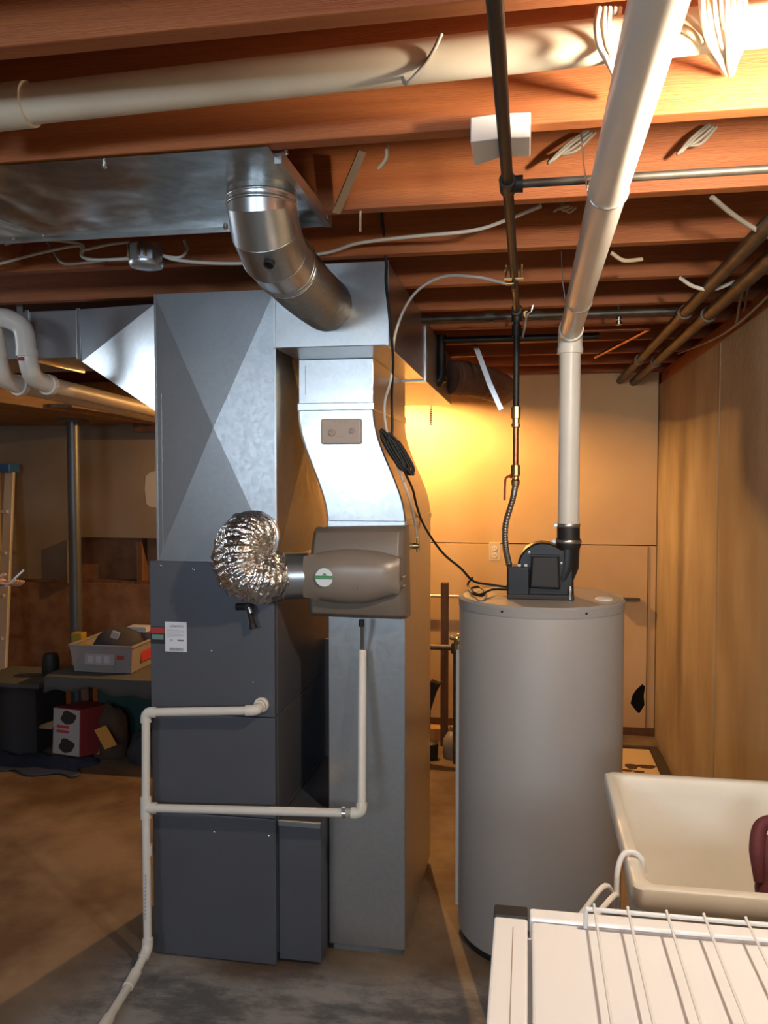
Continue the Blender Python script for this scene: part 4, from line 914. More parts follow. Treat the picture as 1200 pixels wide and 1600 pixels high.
# cable bundles near the lamp
random.seed(21)
for k in range(5):
    x0 = 934 + k * 8; o = random.uniform(-3, 3); yk = 1.30 + .02 * k
    cable([PY(x0 + 2, 12, yk), PY(x0 + o, 40, yk), PY(x0 + 6 + o, 75, yk + .02), PY(958 + k * 3, 112, yk + .04), PY(968 + k * 1.5, 150, 1.50)], .0048, ('cable_white', 'cable_tan', 'cable_white', 'cable_grey', 'cable_white')[k], 'pale cable looping down left of the white vent pipe, ' + ('leftmost of five', 'second of five', 'third of five', 'fourth of five', 'nearest the pipe')[k], 'cables beside the vent pipe')
for k in range(8):
    x0 = 1098 + k * 9.5; yk = 1.30 + .012 * (k % 4)
    cable([PY(x0 - 4, -30, yk), PY(x0, 20, yk), PY(x0 + (4 - k) * 1.5 + 3, 62, yk + .03), PY(1126 + k * 3.4, 95, yk + .08), PY(1136 + k * 1.2, 116, 1.51)], .0048, ('cable_white', 'cable_tan')[k % 2], 'pale cable gathered into a hole near the bright bulb, ' + ('leftmost', 'second from left', 'third from left', 'fourth from left', 'fifth from left', 'sixth from left', 'seventh from left', 'rightmost')[k], 'cables gathered near the bulb')
cable([PY(1062, 40, 1.34), PY(1085, 55, 1.34), PY(1110, 82, 1.40), PY(1134, 114, 1.51)], .006, 'cable_tan', 'thick tan cable slanting down to the bundled cables')
ORD = ('leftmost', 'second from left', 'third from left', 'fourth from left', 'fifth from left', 'sixth from left', 'seventh from left', 'rightmost')
def loops(px0, py0, px1, py1, y, n, label, group, m='cable_grey'):
    for k in range(n):
        cable([PY(px1 + k * 4, py1, y), PY((px0 + px1) / 2 + k * 3, (py0 + py1) / 2 - 4 + k * 2, y - .02), PY(px0 + k * 5, py0 - k * 3, y - .03), PY(px0 + 6 + k * 6, py0 - 8 - k * 4, y), PY((px0 + px1) / 2 + 6 + k * 7, (py0 + py1) / 2 + 3 + k * 3, y), PY(px1 + 10 + k * 5, py1 + 2, y)], .0038, m, label + (', outer loop', ', inner loop')[k], group, sm=6)
loops(858, 254, 915, 205, 1.90, 2, 'grey cable looped under the joist left of the vent pipe', 'cables looped left of the vent pipe')
loops(1060, 240, 1105, 196, 1.90, 2, 'grey cable looped under the joist right of the vent pipe', 'cables looped right of the vent pipe')
loops(866, 330, 885, 322, 2.30, 2, 'small grey cable loop below the third joist', 'small cable loops', 'cable_tan')
cable([PY(1112, 308, 2.0), PY(1145, 335, 2.05), PY(1180, 358, 2.1), PY(1215, 375, 2.12)], .006, 'cable_grey', 'grey cable slanting across the joist bay at the right')
cable([PY(955, 395, 2.42), PY(975, 407, 2.42), PY(1003, 405, 2.45)], .006, 'cable_tan', 'short tan cable sagging behind the vent pipe')
cable([PY(1062, 434, 2.72), PY(1085, 448, 2.7), PY(1115, 452, 2.7), PY(1148, 440, 2.7)], .006, 'cable_white', 'white cable sagging between joists near the right wall')
for k, px in enumerate((1150, 1163, 1176)):
    cable([PY(px, 508 - k * 22, 3.3), PY(px - 30 + 45, 440 - k * 20, 2.9), PY(px + 60, 385 - k * 8, 2.6)], .005, 'cable_grey', 'grey cable along the pipes at the right wall, ' + ('lowest', 'middle', 'highest')[k] + ' of three', 'cables along the right wall')
cable([PX(1060, 552, .74), PX(1115, 530, .75), PX(1160, 500, .755), PX(1215, 448, .76)], .005, 'cable_grey', 'grey cable drooping along the top of the concrete wall')
# pipes along the right wall
for x, y0p, zpp, r, lb in ((.545, 2.0, 2.185, .020, 'dark iron pipe under the joists, inner one along the right wall'), (.625, 1.9, 2.175, .022, 'brownish iron pipe under the joists, outer one along the right wall')):
    pr = thing('iron_pipe', (x, 3.6, zpp), lb, 'pipe')
    pipe_run(pr, [V((x, 1.79, 2.469)), V((x, 1.79, zpp)), V((x, 5.24, zpp))], r, 'grey_iron', fit=1.25, fl=1.5, seg=16)
    for y in (3.1, 4.3): MB().tube([V((x, y, zpp)), V((x, y + .05, zpp))], r * 1.3, 16).build('coupling', 'grey_iron', pr, smooth=40)
for i, (a_, b_) in enumerate((((905, 530), (1015, 520)), ((930, 578), (1015, 524)))):
    q0_, q1_ = PY(*a_, 3.6 + .8 * i), PY(*b_, 3.6); q0_.z = q1_.z = 2.215
    tag(MB().tube([q0_, q1_], .008, 10).build('copper_tube', 'copper', smooth=40), ('copper tube crossing below the far joists', 'copper tube slanting back below the far joists')[i], 'pipe')
# pipe hook with bright clip
hk_ = thing('pipe_hook', PY(967, 500, 3.186), 'small bright metal pipe hook hanging from a joist near the vent pipe', 'hook')
c = PY(967, 485, 3.186); MB().tube([V((c.x, c.y, ZJ + .01)), V((c.x, c.y, c.z - .03))], .006, 8).build('rod', 'bright_steel', hk_, smooth=40)
MB().lathe(V((c.x, c.y, c.z - .055)), [(.006, 0), (.011, .003), (.011, .014), (.007, .018), (.011, .022), (.011, .030), (0, .032)], 10).build('clip', 'bright_steel', hk_, smooth=40)
# black elbow pipe under the trunk
bp = thing('black_elbow_pipe', PY(685, 560, 3.62), 'thick black pipe with an elbow under the far end of the return trunk', 'pipe')
bx0 = PY(690, 515, 3.75); bx1 = PY(690, 597, 3.75); bx2 = PY(600, 606, 3.75)
bx1.x = bx0.x
pipe_run(bp, [V((bx0.x, 3.75, 2.24)), V((bx0.x, 3.75, bx1.z)), V((bx2.x, 3.75, bx1.z))], .021, 'black_iron', fit=1.2, fl=1.8)
x0_, x1_ = PY(690, 490, 3.75).x, .2
MB().tube([V((bx0.x, 3.75, 2.215)), V((.3, 3.75, 2.215))], .016, 14).build('pipe', 'black_iron', bp, smooth=40)
# loose metal strap
s0, s1, s2 = PY(741, 553, 4.0), PY(764, 597, 4.0), PY(783, 640, 4.0); s0.z = ZJ + .01
tag(MB().beam(s0, s1, .003, .024).beam(s1, s2, .003, .024).build('hanger_strap', 'bright_steel'), 'loose bright metal strap hanging by the insulated round duct', 'strap')
# outlet on the back wall
oc = PY(773, 862, YB)
ou = thing('wall_outlet', (oc.x, YB, oc.z - .06), 'ivory duplex outlet on the back wall left of the water heater', 'outlet')
MB().box(oc.x - .036, oc.x + .036, YB - .008, YB - .0005, oc.z - .058, oc.z + .058).build('cover_plate', 'pvc_old', ou, bevel=.003)
for s_ in (-1, 1):
    rc = MB().lathe((oc.x, YB - .008, oc.z + s_ * .022), [(.017, 0), (.017, .003), (0, .0031)], 16, (0, -1, 0)).build('receptacle', 'pvc', ou)
    for d_ in (-.006, .006): MB().box(oc.x + d_ - .0012, oc.x + d_ + .0012, YB - .0116, YB - .011, oc.z + s_ * .022 - .004, oc.z + s_ * .022 + .005).build('slot', 'hole_shade', rc)
# ================================================================ plumbing and things behind the heater
pst = PY(695, 910, 4.85); pbt = PZ(697, 1172, 0)
x = pst.x; tag(MB().box(x - .022, x + .022, 4.83, 4.87, 0, pst.z).build('wooden_post', 'dark_wood', bevel=.003), 'slim upright wooden post between the return duct and the water heater', 'post')
r0, r1 = PY(640, 930, 5.18), PY(745, 930, 5.18)
tag(MB().tube([r0, V((r1.x, r1.y, r0.z))], .010, 10).tube([r0 + V((.05, 0, 0)), V((r0.x + .05, YB - .001, r0.z))], .007, 8).tube([V((r1.x - .05, r1.y, r0.z)), V((r1.x - .05, YB - .001, r0.z))], .007, 8).build('wall_rail', 'aluminium', smooth=40), 'thin bright horizontal rail on the back wall behind the slim post', 'rail')
tag(MB().box(PY(955, 936, 5.2).x, PY(1000, 936, 5.2).x, 5.19, YB - .001, PY(980, 938, 5.2).z, PY(980, 935, 5.2).z).build('wall_bracket', 'grey_iron'), 'short thin dark metal strip on the back wall right of the water heater', 'bracket')
p0_, p1_ = PY(650, 1010, 4.55), PY(730, 1010, 4.55)
ip = thing('wall_pipe', p1_, 'dark horizontal water pipe with valve behind the water heater', 'pipe')
MB().tube([p0_, V((p1_.x, 4.55, p0_.z))], .016, 12).build('pipe', 'grey_iron', ip, smooth=40)
c = PY(712, 1006, 4.55); MB().lathe(V((c.x, c.y, p0_.z - .03)), [(.026, 0), (.03, .02), (.026, .05), (.01, .06), (.01, .075), (.035, .078), (.035, .088), (0, .09)], 14).build('valve', 'grey_iron', ip, smooth=40)
MB().tube([V((c.x, c.y, p0_.z)), V((c.x, c.y, 0))], .014, 12).build('riser', 'grey_iron', ip, smooth=40)
jg = PZ(707, 1183, 0); tag(MB().lathe((jg.x, jg.y, 0), [(.05, 0), (.055, .02), (.055, .10), (.03, .14), (.016, .15), (.016, .18), (0, .181)], 20).build('jug', 'cable_grey', smooth=40), 'small grey jug on the floor behind the water heater', 'jug')
c = PZ(673, 1185, 0); tag(MB().lathe((c.x, c.y, 0), [(.04, 0), (.045, .09), (.03, .10), (0, .101)], 12).build('paint_can', 'black_plastic_matte', smooth=40), 'small dark can on the floor beside the return duct', 'can')
c = PZ(683, 1158, 0); tag(MB().box(c.x - .06, c.x + .07, c.y, c.y + .09, 0, .075).build('wood_block', 'plain_wood', bevel=.003), 'short wooden block on the floor by the slim post', 'wood block')
c = PY(676, 1085, 4.5); tl_ = MB().prism([V((c.x - .05, 4.5, c.z - .08)), V((c.x - .02, 4.5, c.z - .12)), V((c.x + .02, 4.5, c.z + .01)), V((c.x + .05, 4.5, c.z + .07)), V((c.x + .03, 4.5, c.z + .06)), V((c.x - .01, 4.5, c.z + .075)), V((c.x - .04, 4.5, c.z + .03))], (0, .05, 0))
tl_.tube([V((c.x - .02, 4.52, c.z - .1)), V((c.x - .03, 4.54, 0))], .008, 8)
tag(tl_.build('tool_head', 'black_iron', bevel=.003), 'dark tool with an angled head standing beside the return duct', 'tool')
# floor tray in the far right corner
ty0, ty1 = 4.30, 4.93; tx0, tx1 = .40, .705
tr = thing('floor_mat', (.55, 4.6, 0), 'cream floor mat with brown leaf print in the far right corner', 'mat')
MB().box(tx0, tx1, ty0, ty1, 0.001, .016).build('mat', 'mat_cream', tr, bevel=.002)
MB().box(tx0 - .03, tx1 + .05, ty1, ty1 + .04, .001, .024).build('border', 'mat_edge', tr, bevel=.002)
MB().box(tx1 + .004, tx1 + .052, ty0 - .2, ty1, .001, .024).build('border', 'mat_edge', tr, bevel=.002)
for px, py, sx, sy in ((987, 1198, .034, .05), (1010, 1198, .05, .035), (998, 1206, .03, .02), (980, 1204, .03, .02)):
    c = PZ(px, py, .016); pg = []
    for k in range(14):
        a_ = 2 * math.pi * k / 14; pg.append((c.x + sx * math.cos(a_) * (1 + .2 * math.sin(3 * a_)), c.y + sy * math.sin(a_) * (1 + .15 * math.cos(2 * a_)), .0165))
    MB().prism(pg, (0, 0, .0006)).build('leaf_print', 'mat_brown', tr)
# ================================================================ left side
# plastic drain pipes with double bends on the ledge
def bend(p, r_in, m_, root): pass
rp2 = .030
for i, (dx, lb) in enumerate(((0, 'white plastic drain pipe with double bend, nearer the plenum'), (-.115, 'white plastic drain pipe with double bend at the left edge'))):
    o = V((dx, -.0, -.0))
    s0 = PY(-5, 497, 2.60) + o; s1 = PY(30, 500, 2.62) + o; s2 = PY(42, 552, 2.62) + o; s3 = PY(56, 596, 2.68) + o
    s4 = V((s3.x + .01, 4.6, s3.z - .06))
    dpv = thing('bent_drain_pipe', s3, lb, 'pipe')
    MB().tube([s0 + V((-.35, -.05, .02)), s0], rp2, 20).build('pipe', 'pvc', dpv, smooth=40)
    cp = catmull([s0 + V((-.02, 0, 0)), s0 + V((.035, .006, -.002)), s1 + V((.012, 0, -.03)), s2], 6); MB().tube(cp, rp2 * 1.12, 20).build('elbow', 'pvc', dpv, smooth=50)
    MB().tube([s2 + V((0, 0, .012)), s2 + V((0, 0, -.012))], rp2 * 1.22, 20).build('hub_ring', 'pvc', dpv, smooth=40)
    cp = catmull([s2, s2 + V((0.004, .01, -.05)), s3 + V((-.0, -.01, .012)), s3 + V((0.002, .06, -.002))], 6); MB().tube(cp, rp2 * 1.08, 20).build('elbow', 'pvc', dpv, smooth=50)
    MB().tube([s3 + V((.003, .06, -.004)), s3 + V((.004, .085, -.004))], rp2 * 1.25, 20).build('hub_ring', 'pvc', dpv, smooth=40)
    MB().tube([s3 + V((.004, .06, -.004)), s4], rp2, 20).build('pipe', 'pvc_old', dpv, smooth=40)
    if i == 0: MB().obox(s2 + V((.0, -.036, -.024)), (.010, 0, 0), (0, .001, 0), (0, 0, .006)).build('red_sticker', 'sticker_red', dpv)
hkp = PY(14, 452, 2.785); tag(MB().tube([V((hkp.x, hkp.y, ZJ)), V((hkp.x, hkp.y, hkp.z + .02)), V((hkp.x + .012, hkp.y, hkp.z - .03))], .004, 8).build('pipe_hanger', 'bright_steel', smooth=40), 'bright wire pipe hanger above the bent drain pipes', 'hanger')
# boards and lit blocking in the opening behind the pipes
op0, op1 = PY(110, 600, 5.12), PY(250, 640, 5.12)
tag(MB().box(op0.x - .2, -1.2, 5.13, 5.17, 2.005, 2.232).build('blocking_board', 'plain_wood', bevel=.003), 'pale wooden blocking board above the ledge behind the drain pipes', 'board')
# steel column
pc = PY(116, 800, 4.70)
cl_ = thing('steel_column', (pc.x, 4.7, 0), 'grey steel support column in front of the left back wall', 'column')
MB().lathe((pc.x, 4.7, 0), [(.038, .006), (.038, 1.935)], 24).build('tube', 'post_paint', cl_, smooth=40)
MB().box(pc.x - .07, pc.x + .07, 4.63, 4.77, 0, .008).build('base_plate', 'post_paint', cl_); MB().box(pc.x - .07, pc.x + .07, 4.63, 4.77, 1.935, 1.954).build('cap_plate', 'post_paint', cl_)
q_ = PY(106, 880, 5.2); tag(MB().box(q_.x - .012, q_.x + .012, 5.21, 5.249, PY(106, 912, 5.2).z, PY(106, 842, 5.2).z).build('wood_strip', 'plain_wood', bevel=.002), 'short pale wood strip on the wall just left of the steel column', 'wood strip')
# ladder
lt, lb_ = PY(10, 736, 5.08), PY(2, 1100, 4.75)
ld = thing('ladder', (lt.x - .2, 4.7, 0), 'aluminium ladder with blue top cap leaning at the left edge', 'ladder')
bz = V((PY(0, 1150, 4.72).x, 4.72, .0)); tz = V((lt.x, 5.12, lt.z))
for dx in (0, -.36):
    MB().beam(bz + V((dx * 1.15, 0, .012)), tz + V((dx, 0, 0)), .065, .026).build('rail', 'aluminium', ld, bevel=.003)
    MB().beam(bz + V((dx * 1.15 + .0, -.034, .012)), tz + V((dx, -.034, 0)), .008, .034).build('rail_lip', 'aluminium', ld) if False else None
    MB().obox(bz + V((dx * 1.15, 0, .012)), (.02, 0, 0), (0, .045, 0), (0, 0, .012)).build('foot', 'black_rubber', ld)
for k in range(1, 6):
    t = k / 6; c = bz + (tz - bz) * t; MB().obox(c + V((-.18, 0, 0)), (.19, 0, 0), (0, .035, 0), (0, 0, .01)).build('step', 'aluminium', ld, bevel=.002)
MB().obox(tz + V((-.18, 0, .02)), (.215, 0, 0), (0, .06, 0), (0, 0, .03)).build('top_cap', 'blue_plastic', ld, bevel=.006)
# bench under a grey blanket
bn = thing('bench', (-2.3, 4.5, 0), 'low dark wooden bench against the left back wall', 'bench')
BZ = .475
MB().box(-2.66, -1.70, 4.22, 4.85, BZ - .03, BZ).build('top', 'dark_wood', bn, bevel=.003)
for x in (-2.62, -1.76):
    for y in (4.56, 4.80): MB().box(x - .025, x + .025, y - .025, y + .025, 0, BZ - .03).build('leg', 'dark_wood', bn)
m = MB(); nx, ny = 44, 16
rows = []
for i in range(nx + 1):
    x = -2.68 + i / nx * 1.0
    hang = .075 + .018 * math.sin(x * 11) + .012 * math.sin(x * 27)
    prof = [(4.84, BZ + .004), (4.6, BZ + .006), (4.4, BZ + .005), (4.24, BZ + .006), (4.214, BZ), (4.208, BZ - hang * .5), (4.206 + .006 * math.sin(x * 40), BZ - hang)]
    rows.append([V((x, y, z + .003 * noise.noise(V((x * 9, y * 9, 0))))) for y, z in prof])
for r in rows: m.v += r
npf = len(prof)
for i in range(nx):
    for j in range(npf - 1): q_ = i * npf + j; m.f.append((q_, q_ + npf, q_ + npf + 1, q_ + 1))
tag(m.build('blanket', 'grey_cloth', smooth=60, solid=.004), 'grey blanket spread over the low bench with a drooping front edge', 'blanket')
sb = thing('side_board', (-2.95, 4.4, 0), 'low grey board on a crate left of the blanket-covered bench', 'board')
MB().box(-3.16, -2.72, 4.22, 4.62, .40, .425).build('board', 'grey_cloth', sb, bevel=.003)
MB().box(-3.10, -2.78, 4.28, 4.60, 0, .40).build('crate', 'dark_cloth', sb, bevel=.004)
c = PZ(72, 1058, .425); tag(MB().lathe((c.x, c.y + .05, .4255), [(.045, 0), (.05, .02), (.05, .09), (.04, .13), (0, .131)], 18).build('black_canister', 'black_plastic_matte', smooth=40), 'black canister standing on the low grey board', 'canister')
tag(MB().box(-2.5, -1.82, 4.46, 4.76, .002, .36).build('storage_bin', 'green_bin', bevel=.015), 'dark green storage bin pushed under the bench', 'bin')
# clear tote with clutter
tx0, tx1, ty0, ty1, tz0, tz1 = -2.575, -2.19, 4.30, 4.72, BZ + .012, BZ + .165
to = thing('plastic_tote', ((tx0 + tx1) / 2, 4.5, tz0), 'clear plastic tote full of odds and ends on the blanket', 'tote')
def wallq(a, b, c_, d): return MB().quad(a, b, c_, d)
i_ = .02
MB().quad((tx0 + i_, ty0 + i_, tz0), (tx1 - i_, ty0 + i_, tz0), (tx1, ty0, tz1), (tx0, ty0, tz1)).quad((tx1 - i_, ty0 + i_, tz0), (tx1 - i_, ty1 - i_, tz0), (tx1, ty1, tz1), (tx1, ty0, tz1)).quad((tx1 - i_, ty1 - i_, tz0), (tx0 + i_, ty1 - i_, tz0), (tx0, ty1, tz1), (tx1, ty1, tz1)).quad((tx0 + i_, ty1 - i_, tz0), (tx0 + i_, ty0 + i_, tz0), (tx0, ty0, tz1), (tx0, ty1, tz1)).quad((tx0 + i_, ty0 + i_, tz0), (tx1 - i_, ty0 + i_, tz0), (tx1 - i_, ty1 - i_, tz0), (tx0 + i_, ty1 - i_, tz0)).build('tub', 'tote_clear', to, solid=.003)
rim = [V((tx0, ty0, tz1)), V((tx1, ty0, tz1)), V((tx1, ty1, tz1)), V((tx0, ty1, tz1)), V((tx0, ty0, tz1))]
for k in range(4): MB().beam(rim[k], rim[k + 1], .016, .012).build('rim', 'tote_clear', to, bevel=.002)
a_, b_ = PY(132, 1021, ty0), PY(179, 1040, ty0)
pl_ = MB().obox(((a_.x + b_.x) / 2, ty0 + .004, (a_.z + b_.z) / 2), ((b_.x - a_.x) / 2, 0, 0), (0, .002, -.0), (0, 0, (a_.z - b_.z) / 2)).build('paper_label', 'box_white', to)
for k in range(3): MB().obox((a_.x + .035 + k * .05, ty0 + .0015, (a_.z + b_.z) / 2), (.016, 0, 0), (0, .0006, 0), (0, 0, (a_.z - b_.z) / 2 * .6)).build('label_print', 'print_light', pl_)
a_ = PY(186, 1028, ty0); MB().obox((a_.x + .005, ty0 + .006, a_.z), (.022, 0, 0), (0, .001, 0), (0, 0, .012)).build('red_sticker', 'sticker_red', to)
a_ = V((tx1 - .006, 4.5, (tz0 + tz1) / 2)); MB().obox(a_, (.001, 0, 0), (0, .08, 0), (0, 0, .035)).build('red_sticker', 'sticker_red', to)
# contents
m = MB(); m.lathe((-2.37, 4.5, tz0 + .02), [(.0, .0), (.12, .01), (.15, .08), (.12, .17), (.06, .205), (0, .21)], 24)
for k, p in enumerate(m.v): m.v[k] = p + V((noise.noise(p * 9), noise.noise(p * 9 + V((5, 0, 0))), noise.noise(p * 9 + V((0, 5, 0))) * .7)) * .03
tag(m.build('cloth_bundle', 'dark_cloth', smooth=70), 'dark cloth bundle heaped in the clear tote', 'cloth')
c = PY(180, 992, 4.38); tag(MB().obox(c, (.022, 0, -.006), (.003, .003, .004), (.005, .004, .016)).build('paper_tag', 'box_white'), 'small white paper tag on the dark bundle in the tote', 'paper')
c = PY(218, 982, 4.55); tag(MB().obox(c, (.06, 0, .0), (0, .04, 0), (0, .0, .016)).build('blue_carton', 'print_light', bevel=.002), 'flat bluish-white carton at the right of the tote', 'carton')
c = PY(118, 993, 4.45); tag(MB().box(c.x - .012, c.x + .055, 4.42, 4.48, tz0 + .006, c.z + .02).build('yellow_package', 'yellow_plastic', bevel=.005), 'yellow package standing in the left corner of the tote', 'package')
# boxes and bags on the floor
bx = thing('printed_box', PZ(110, 1188, 0), 'white and red printed cardboard box on the floor in front of the bench', 'box')
pA, pB = PZ(82, 1181, 0), PZ(125, 1187, 0); zt_ = PY(80, 1106, pA.y).z
pA = V((pA.x, pA.y, .012)); pB = V((pB.x, pB.y, .012)); dx_ = (pB - pA); nrm = V((-dx_.y, dx_.x, 0)).normalized()
if nrm.y < 0: nrm = -nrm
pC = pB + nrm * .16 + V((.085, 0, 0)); pD = pA + nrm * .16 + V((.085, 0, 0)); hgt = V((-.02, .05, zt_ - .02))
MB().hexa([pA, pB, pC, pD, pA + hgt, pB + hgt, pC + hgt, pD + hgt]).build('carton', 'box_red', bx, bevel=.002)
fn = (pB - pA).cross(hgt).normalized()
if fn.y > 0: fn = -fn
def fp(u, v, o=.0015): return pA + (pB - pA) * u + hgt * v + fn * o
MB().prism([fp(0.02, .02), fp(.98, .02), fp(.98, .98), fp(.02, .98)], fn * .001).build('white_print', 'box_white', bx)
for u0, u1, v0_, v1_ in ((.3, .85, .66, .95), (.25, .8, .06, .36)):
    pg = [fp((u0 + u1) / 2 + (u1 - u0) / 2 * math.cos(a) * (1 + .15 * math.sin(4 * a)), (v0_ + v1_) / 2 + (v1_ - v0_) / 2 * math.sin(a) * (1 + .12 * math.cos(3 * a)), .003) for a in [2 * math.pi * k / 16 for k in range(16)]]
    MB().prism(pg, fn * .0006).build('picture_print', 'sticker_black', bx)
for v_ in (.6, .5): MB().prism([fp(.15, v_ - .03, .003), fp(.6, v_ - .03, .003), fp(.6, v_ + .03, .003), fp(.15, v_ + .03, .003)], fn * .0006).build('red_lettering', 'sticker_red', bx)
MB().prism([pA + V((0, 0, (zt_ - .02) * .55)), pA + V((-.14, .03, (zt_ - .02) * .52)), pA + V((-.02, .05, (zt_ - .02) * .68))], V((0, .004, .002))).build('flap', 'cardboard', bx)
oc_ = PY(165, 1152, 4.22)
ux = (PY(183, 1163, 4.20) - PY(163, 1171, 4.22)).normalized(); uz = (PY(162, 1133, 4.25) - PY(180, 1165, 4.20)).normalized()
tag(MB().obox(oc_, ux * .045, V((0, .003, 0)), uz * .068).build('orange_card', 'orange_paper'), 'orange paper card leaning on the red side of the printed box', 'card')
random.seed(9)
def lump(c, sx, sy, sz, nm, m_, lb, cat, seed=0, amp=.18):
    m = MB(); m.lathe((0, 0, 0), [(.0, 0), (.85, .02), (1, .35), (.85, .7), (.5, .93), (0, 1.0)], 20)
    for k, p in enumerate(m.v):
        d = noise.noise(p * 1.7 + V((seed, 0, 0))) * amp + noise.noise(p * 4 + V((0, seed, 0))) * amp * .4
        m.v[k] = V((c[0] + p.x * (1 + d) * sx, c[1] + p.y * (1 + d) * sy, c[2] + max(0, p.z * (1 + d)) * sz))
    return tag(m.build(nm, m_, smooth=70), lb, cat)
lump((-2.33, 4.33, .004), .09, .075, .30, 'brown_bag', 'brown_cloth', 'dark brown bag slumped behind the printed box', 'bag', 2)
lump((-2.10, 4.27, .004), .11, .08, .17, 'dark_bag', 'dark_cloth', 'dark crumpled bag on the floor near the furnace corner', 'bag', 5)
c = PZ(160, 1178, 0); tag(MB().obox((c.x, c.y + .02, .035), (.04, .01, .0), (-.01, .03, 0), (0, .01, .03)).build('small_carton', 'cardboard', bevel=.003), 'small tan carton at the foot of the orange card', 'carton')
c = PY(172, 1115, 4.4); tag(MB().lathe((c.x, 4.36, .20), [(.03, 0), (.03, .06), (.015, .075), (.015, .085), (0, .086)], 12).build('white_bottle_cap', 'white_plastic', smooth=40), 'small white cap poking out above the dark bag', 'cap') if False else None
m = MB(); n1, n2 = 18, 10
for i in range(n1 + 1):
    for j in range(n2 + 1):
        x = -3.1 + i / n1 * .72 + .03 * math.sin(j); y = 3.98 + j / n2 * .3 + .03 * math.sin(i * .9)
        m.v.append(V((x, y, .004 + .02 * abs(noise.noise(V((x * 9, y * 9, 1)))))))
for i in range(n1):
    for j in range(n2): q_ = i * (n2 + 1) + j; m.f.append((q_, q_ + n2 + 1, q_ + n2 + 2, q_ + 1))
tag(m.build('tarp', 'tarp', smooth=50, solid=.002), 'crumpled dark blue tarp on the floor left of the printed box', 'tarp')
# ================================================================ person just outside the left edge, hand in view
hp = PY(8, 908, 3.2)                       # palm
PXp = hp.x - .50
def skin_obj(verts, edges, radii, root=0, sub=2):
    me = bpy.data.meshes.new('sk'); me.from_pydata(verts, edges, []); ob = bpy.data.objects.new('sk', me); COL.objects.link(ob)
    md = ob.modifiers.new('skin', 'SKIN'); 
    for i, r in enumerate(radii):
        sv_ = me.skin_vertices[0].data[i]; sv_.radius = (r, r) if isinstance(r, (int, float)) else r; sv_.use_root = (i == root)
    s = ob.modifiers.new('sub', 'SUBSURF'); s.levels = sub; s.render_levels = sub
    dg = bpy.context.evaluated_depsgraph_get(); dg.update(); out = bpy.data.meshes.new_from_object(ob.evaluated_get(dg)); bpy.data.objects.remove(ob); return out
cx, cy_ = PXp, 3.32
vs = [(cx, cy_, .95), (cx, cy_, 1.12), (cx, cy_, 1.32), (cx, cy_, 1.42), (cx, cy_ - .01, 1.50), (cx, cy_ - .015, 1.56), (cx, cy_ - .015, 1.64), (cx, cy_ - .01, 1.72),
      (cx - .09, cy_, .90), (cx - .10, cy_ - .01, .50), (cx - .10, cy_ + .01, .09), (cx - .10, cy_ - .10, .045),
      (cx + .09, cy_, .90), (cx + .10, cy_ - .01, .50), (cx + .10, cy_ + .01, .09), (cx + .10, cy_ - .10, .045),
      (cx - .18, cy_, 1.40), (cx - .23, cy_ + .02, 1.13), (cx - .22, cy_ - .05, .90), (cx - .22, cy_ - .07, .82),
      (cx + .18, cy_, 1.40), (cx + .22, cy_ + .0, 1.14), (hp.x - .075, hp.y + .01, hp.z - .004), (hp.x - .035, hp.y, hp.z)]
es = [(0, 1), (1, 2), (2, 3), (3, 4), (4, 5), (5, 6), (6, 7), (0, 8), (8, 9), (9, 10), (10, 11), (0, 12), (12, 13), (13, 14), (14, 15), (3, 16), (16, 17), (17, 18), (18, 19), (3, 20), (20, 21), (21, 22), (22, 23)]
ra = [(.155, .11), (.14, .10), (.16, .11), (.12, .085), .055, .075, (.088, .10), .065, .09, .06, .045, .042, .09, .06, .045, .042, .062, .046, .034, .036, .062, .046, .027, (.028, .020)]
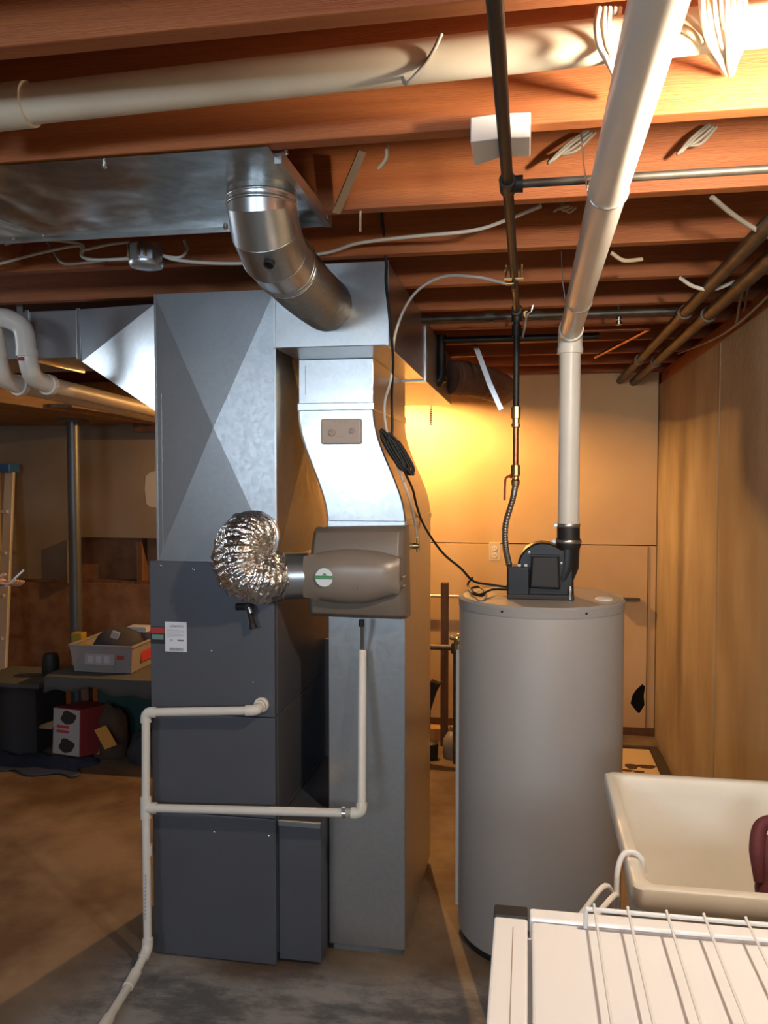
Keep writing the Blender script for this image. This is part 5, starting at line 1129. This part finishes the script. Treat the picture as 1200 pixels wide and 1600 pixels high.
# fingers of the raised hand, curled round the phone
def finger(base, dirs, r):
    b_ = len(vs); vs.append(tuple(base)); ra.append(r); prev = b_; es.append((23, b_)); p = V(base)
    for d in dirs:
        p = p + V(d); vs.append(tuple(p)); ra.append(r * .9); es.append((prev, len(vs) - 1)); prev = len(vs) - 1
for k in range(4):
    yk = hp.y - .028 + k * .019
    finger((hp.x + .002, yk, hp.z - .004 - k * .004), [(.030, 0, -.004), (.024, 0, .006), (.014, 0, .014)], .0082)
finger((hp.x - .015, hp.y - .032, hp.z + .012), [(.022, -.006, .014), (.022, .004, .010)], .0092)
bm_me = skin_obj(vs, es, ra)
bm_me.materials.clear()
for k in ('skin', 'shirt', 'trousers', 'black_rubber'): bm_me.materials.append(MT[k])
for p in bm_me.polygons:
    c = p.center; p.use_smooth = True
    if c.z < .08: p.material_index = 3
    elif c.z < .98 and abs(c.x - cx) < .2: p.material_index = 2
    elif c.z < 1.46 and not (c.x > hp.x - .12) and not (c.z < .93): p.material_index = 1
    else: p.material_index = 0
po = bpy.data.objects.new('person', bm_me); COL.objects.link(po); place(po, V((0, 0, 0)), None)
tag(po, 'person at the left edge of the frame with a raised hand holding a phone', 'person')
m = MB(); m.lathe((cx, cy_ + .012, 1.63), [(.0, .125), (.06, .115), (.095, .075), (.102, .03), (.095, -.03), (.08, -.06)], 24)
for k, p in enumerate(m.v):
    if p.y < cy_ - .05 and p.z < 1.69: m.v[k] = V((p.x, cy_ - .05, p.z + (.06 if p.z < 1.66 else 0)))
m.build('hair', 'hair', po, smooth=70)
m = MB()
for s_ in (-1, 1): m.lathe((cx + s_ * .035, cy_ - .105, 1.635), [(0, -.01), (.009, -.004), (.009, .004), (0, .01)], 10)
m.build('eyes', 'hair', po, smooth=60)
m = MB(); m.loft([[V((cx - .012, cy_ - .105, 1.635)), V((cx + .012, cy_ - .105, 1.635)), V((cx, cy_ - .112, 1.64))], [V((cx - .018, cy_ - .105, 1.59)), V((cx + .018, cy_ - .105, 1.59)), V((cx, cy_ - .138, 1.595))]]); m.build('nose', 'skin', po, smooth=60)
ph0, ph1 = PY(9, 911, 3.17), PY(28, 893.5, 3.17); dph = (ph1 - ph0); 
ndir = V((0, 1, 0)); nn = dph.normalized().cross(ndir)
tag(MB().obox((ph0 + ph1) / 2 + V((-.01, .035, -.008)), dph * .75, ((ph0 + ph1) / 2 - CAM).normalized() * .033, nn * .0045).build('phone', 'white_plastic', bevel=.002), 'slim white phone held in the raised hand at the left edge', 'phone')
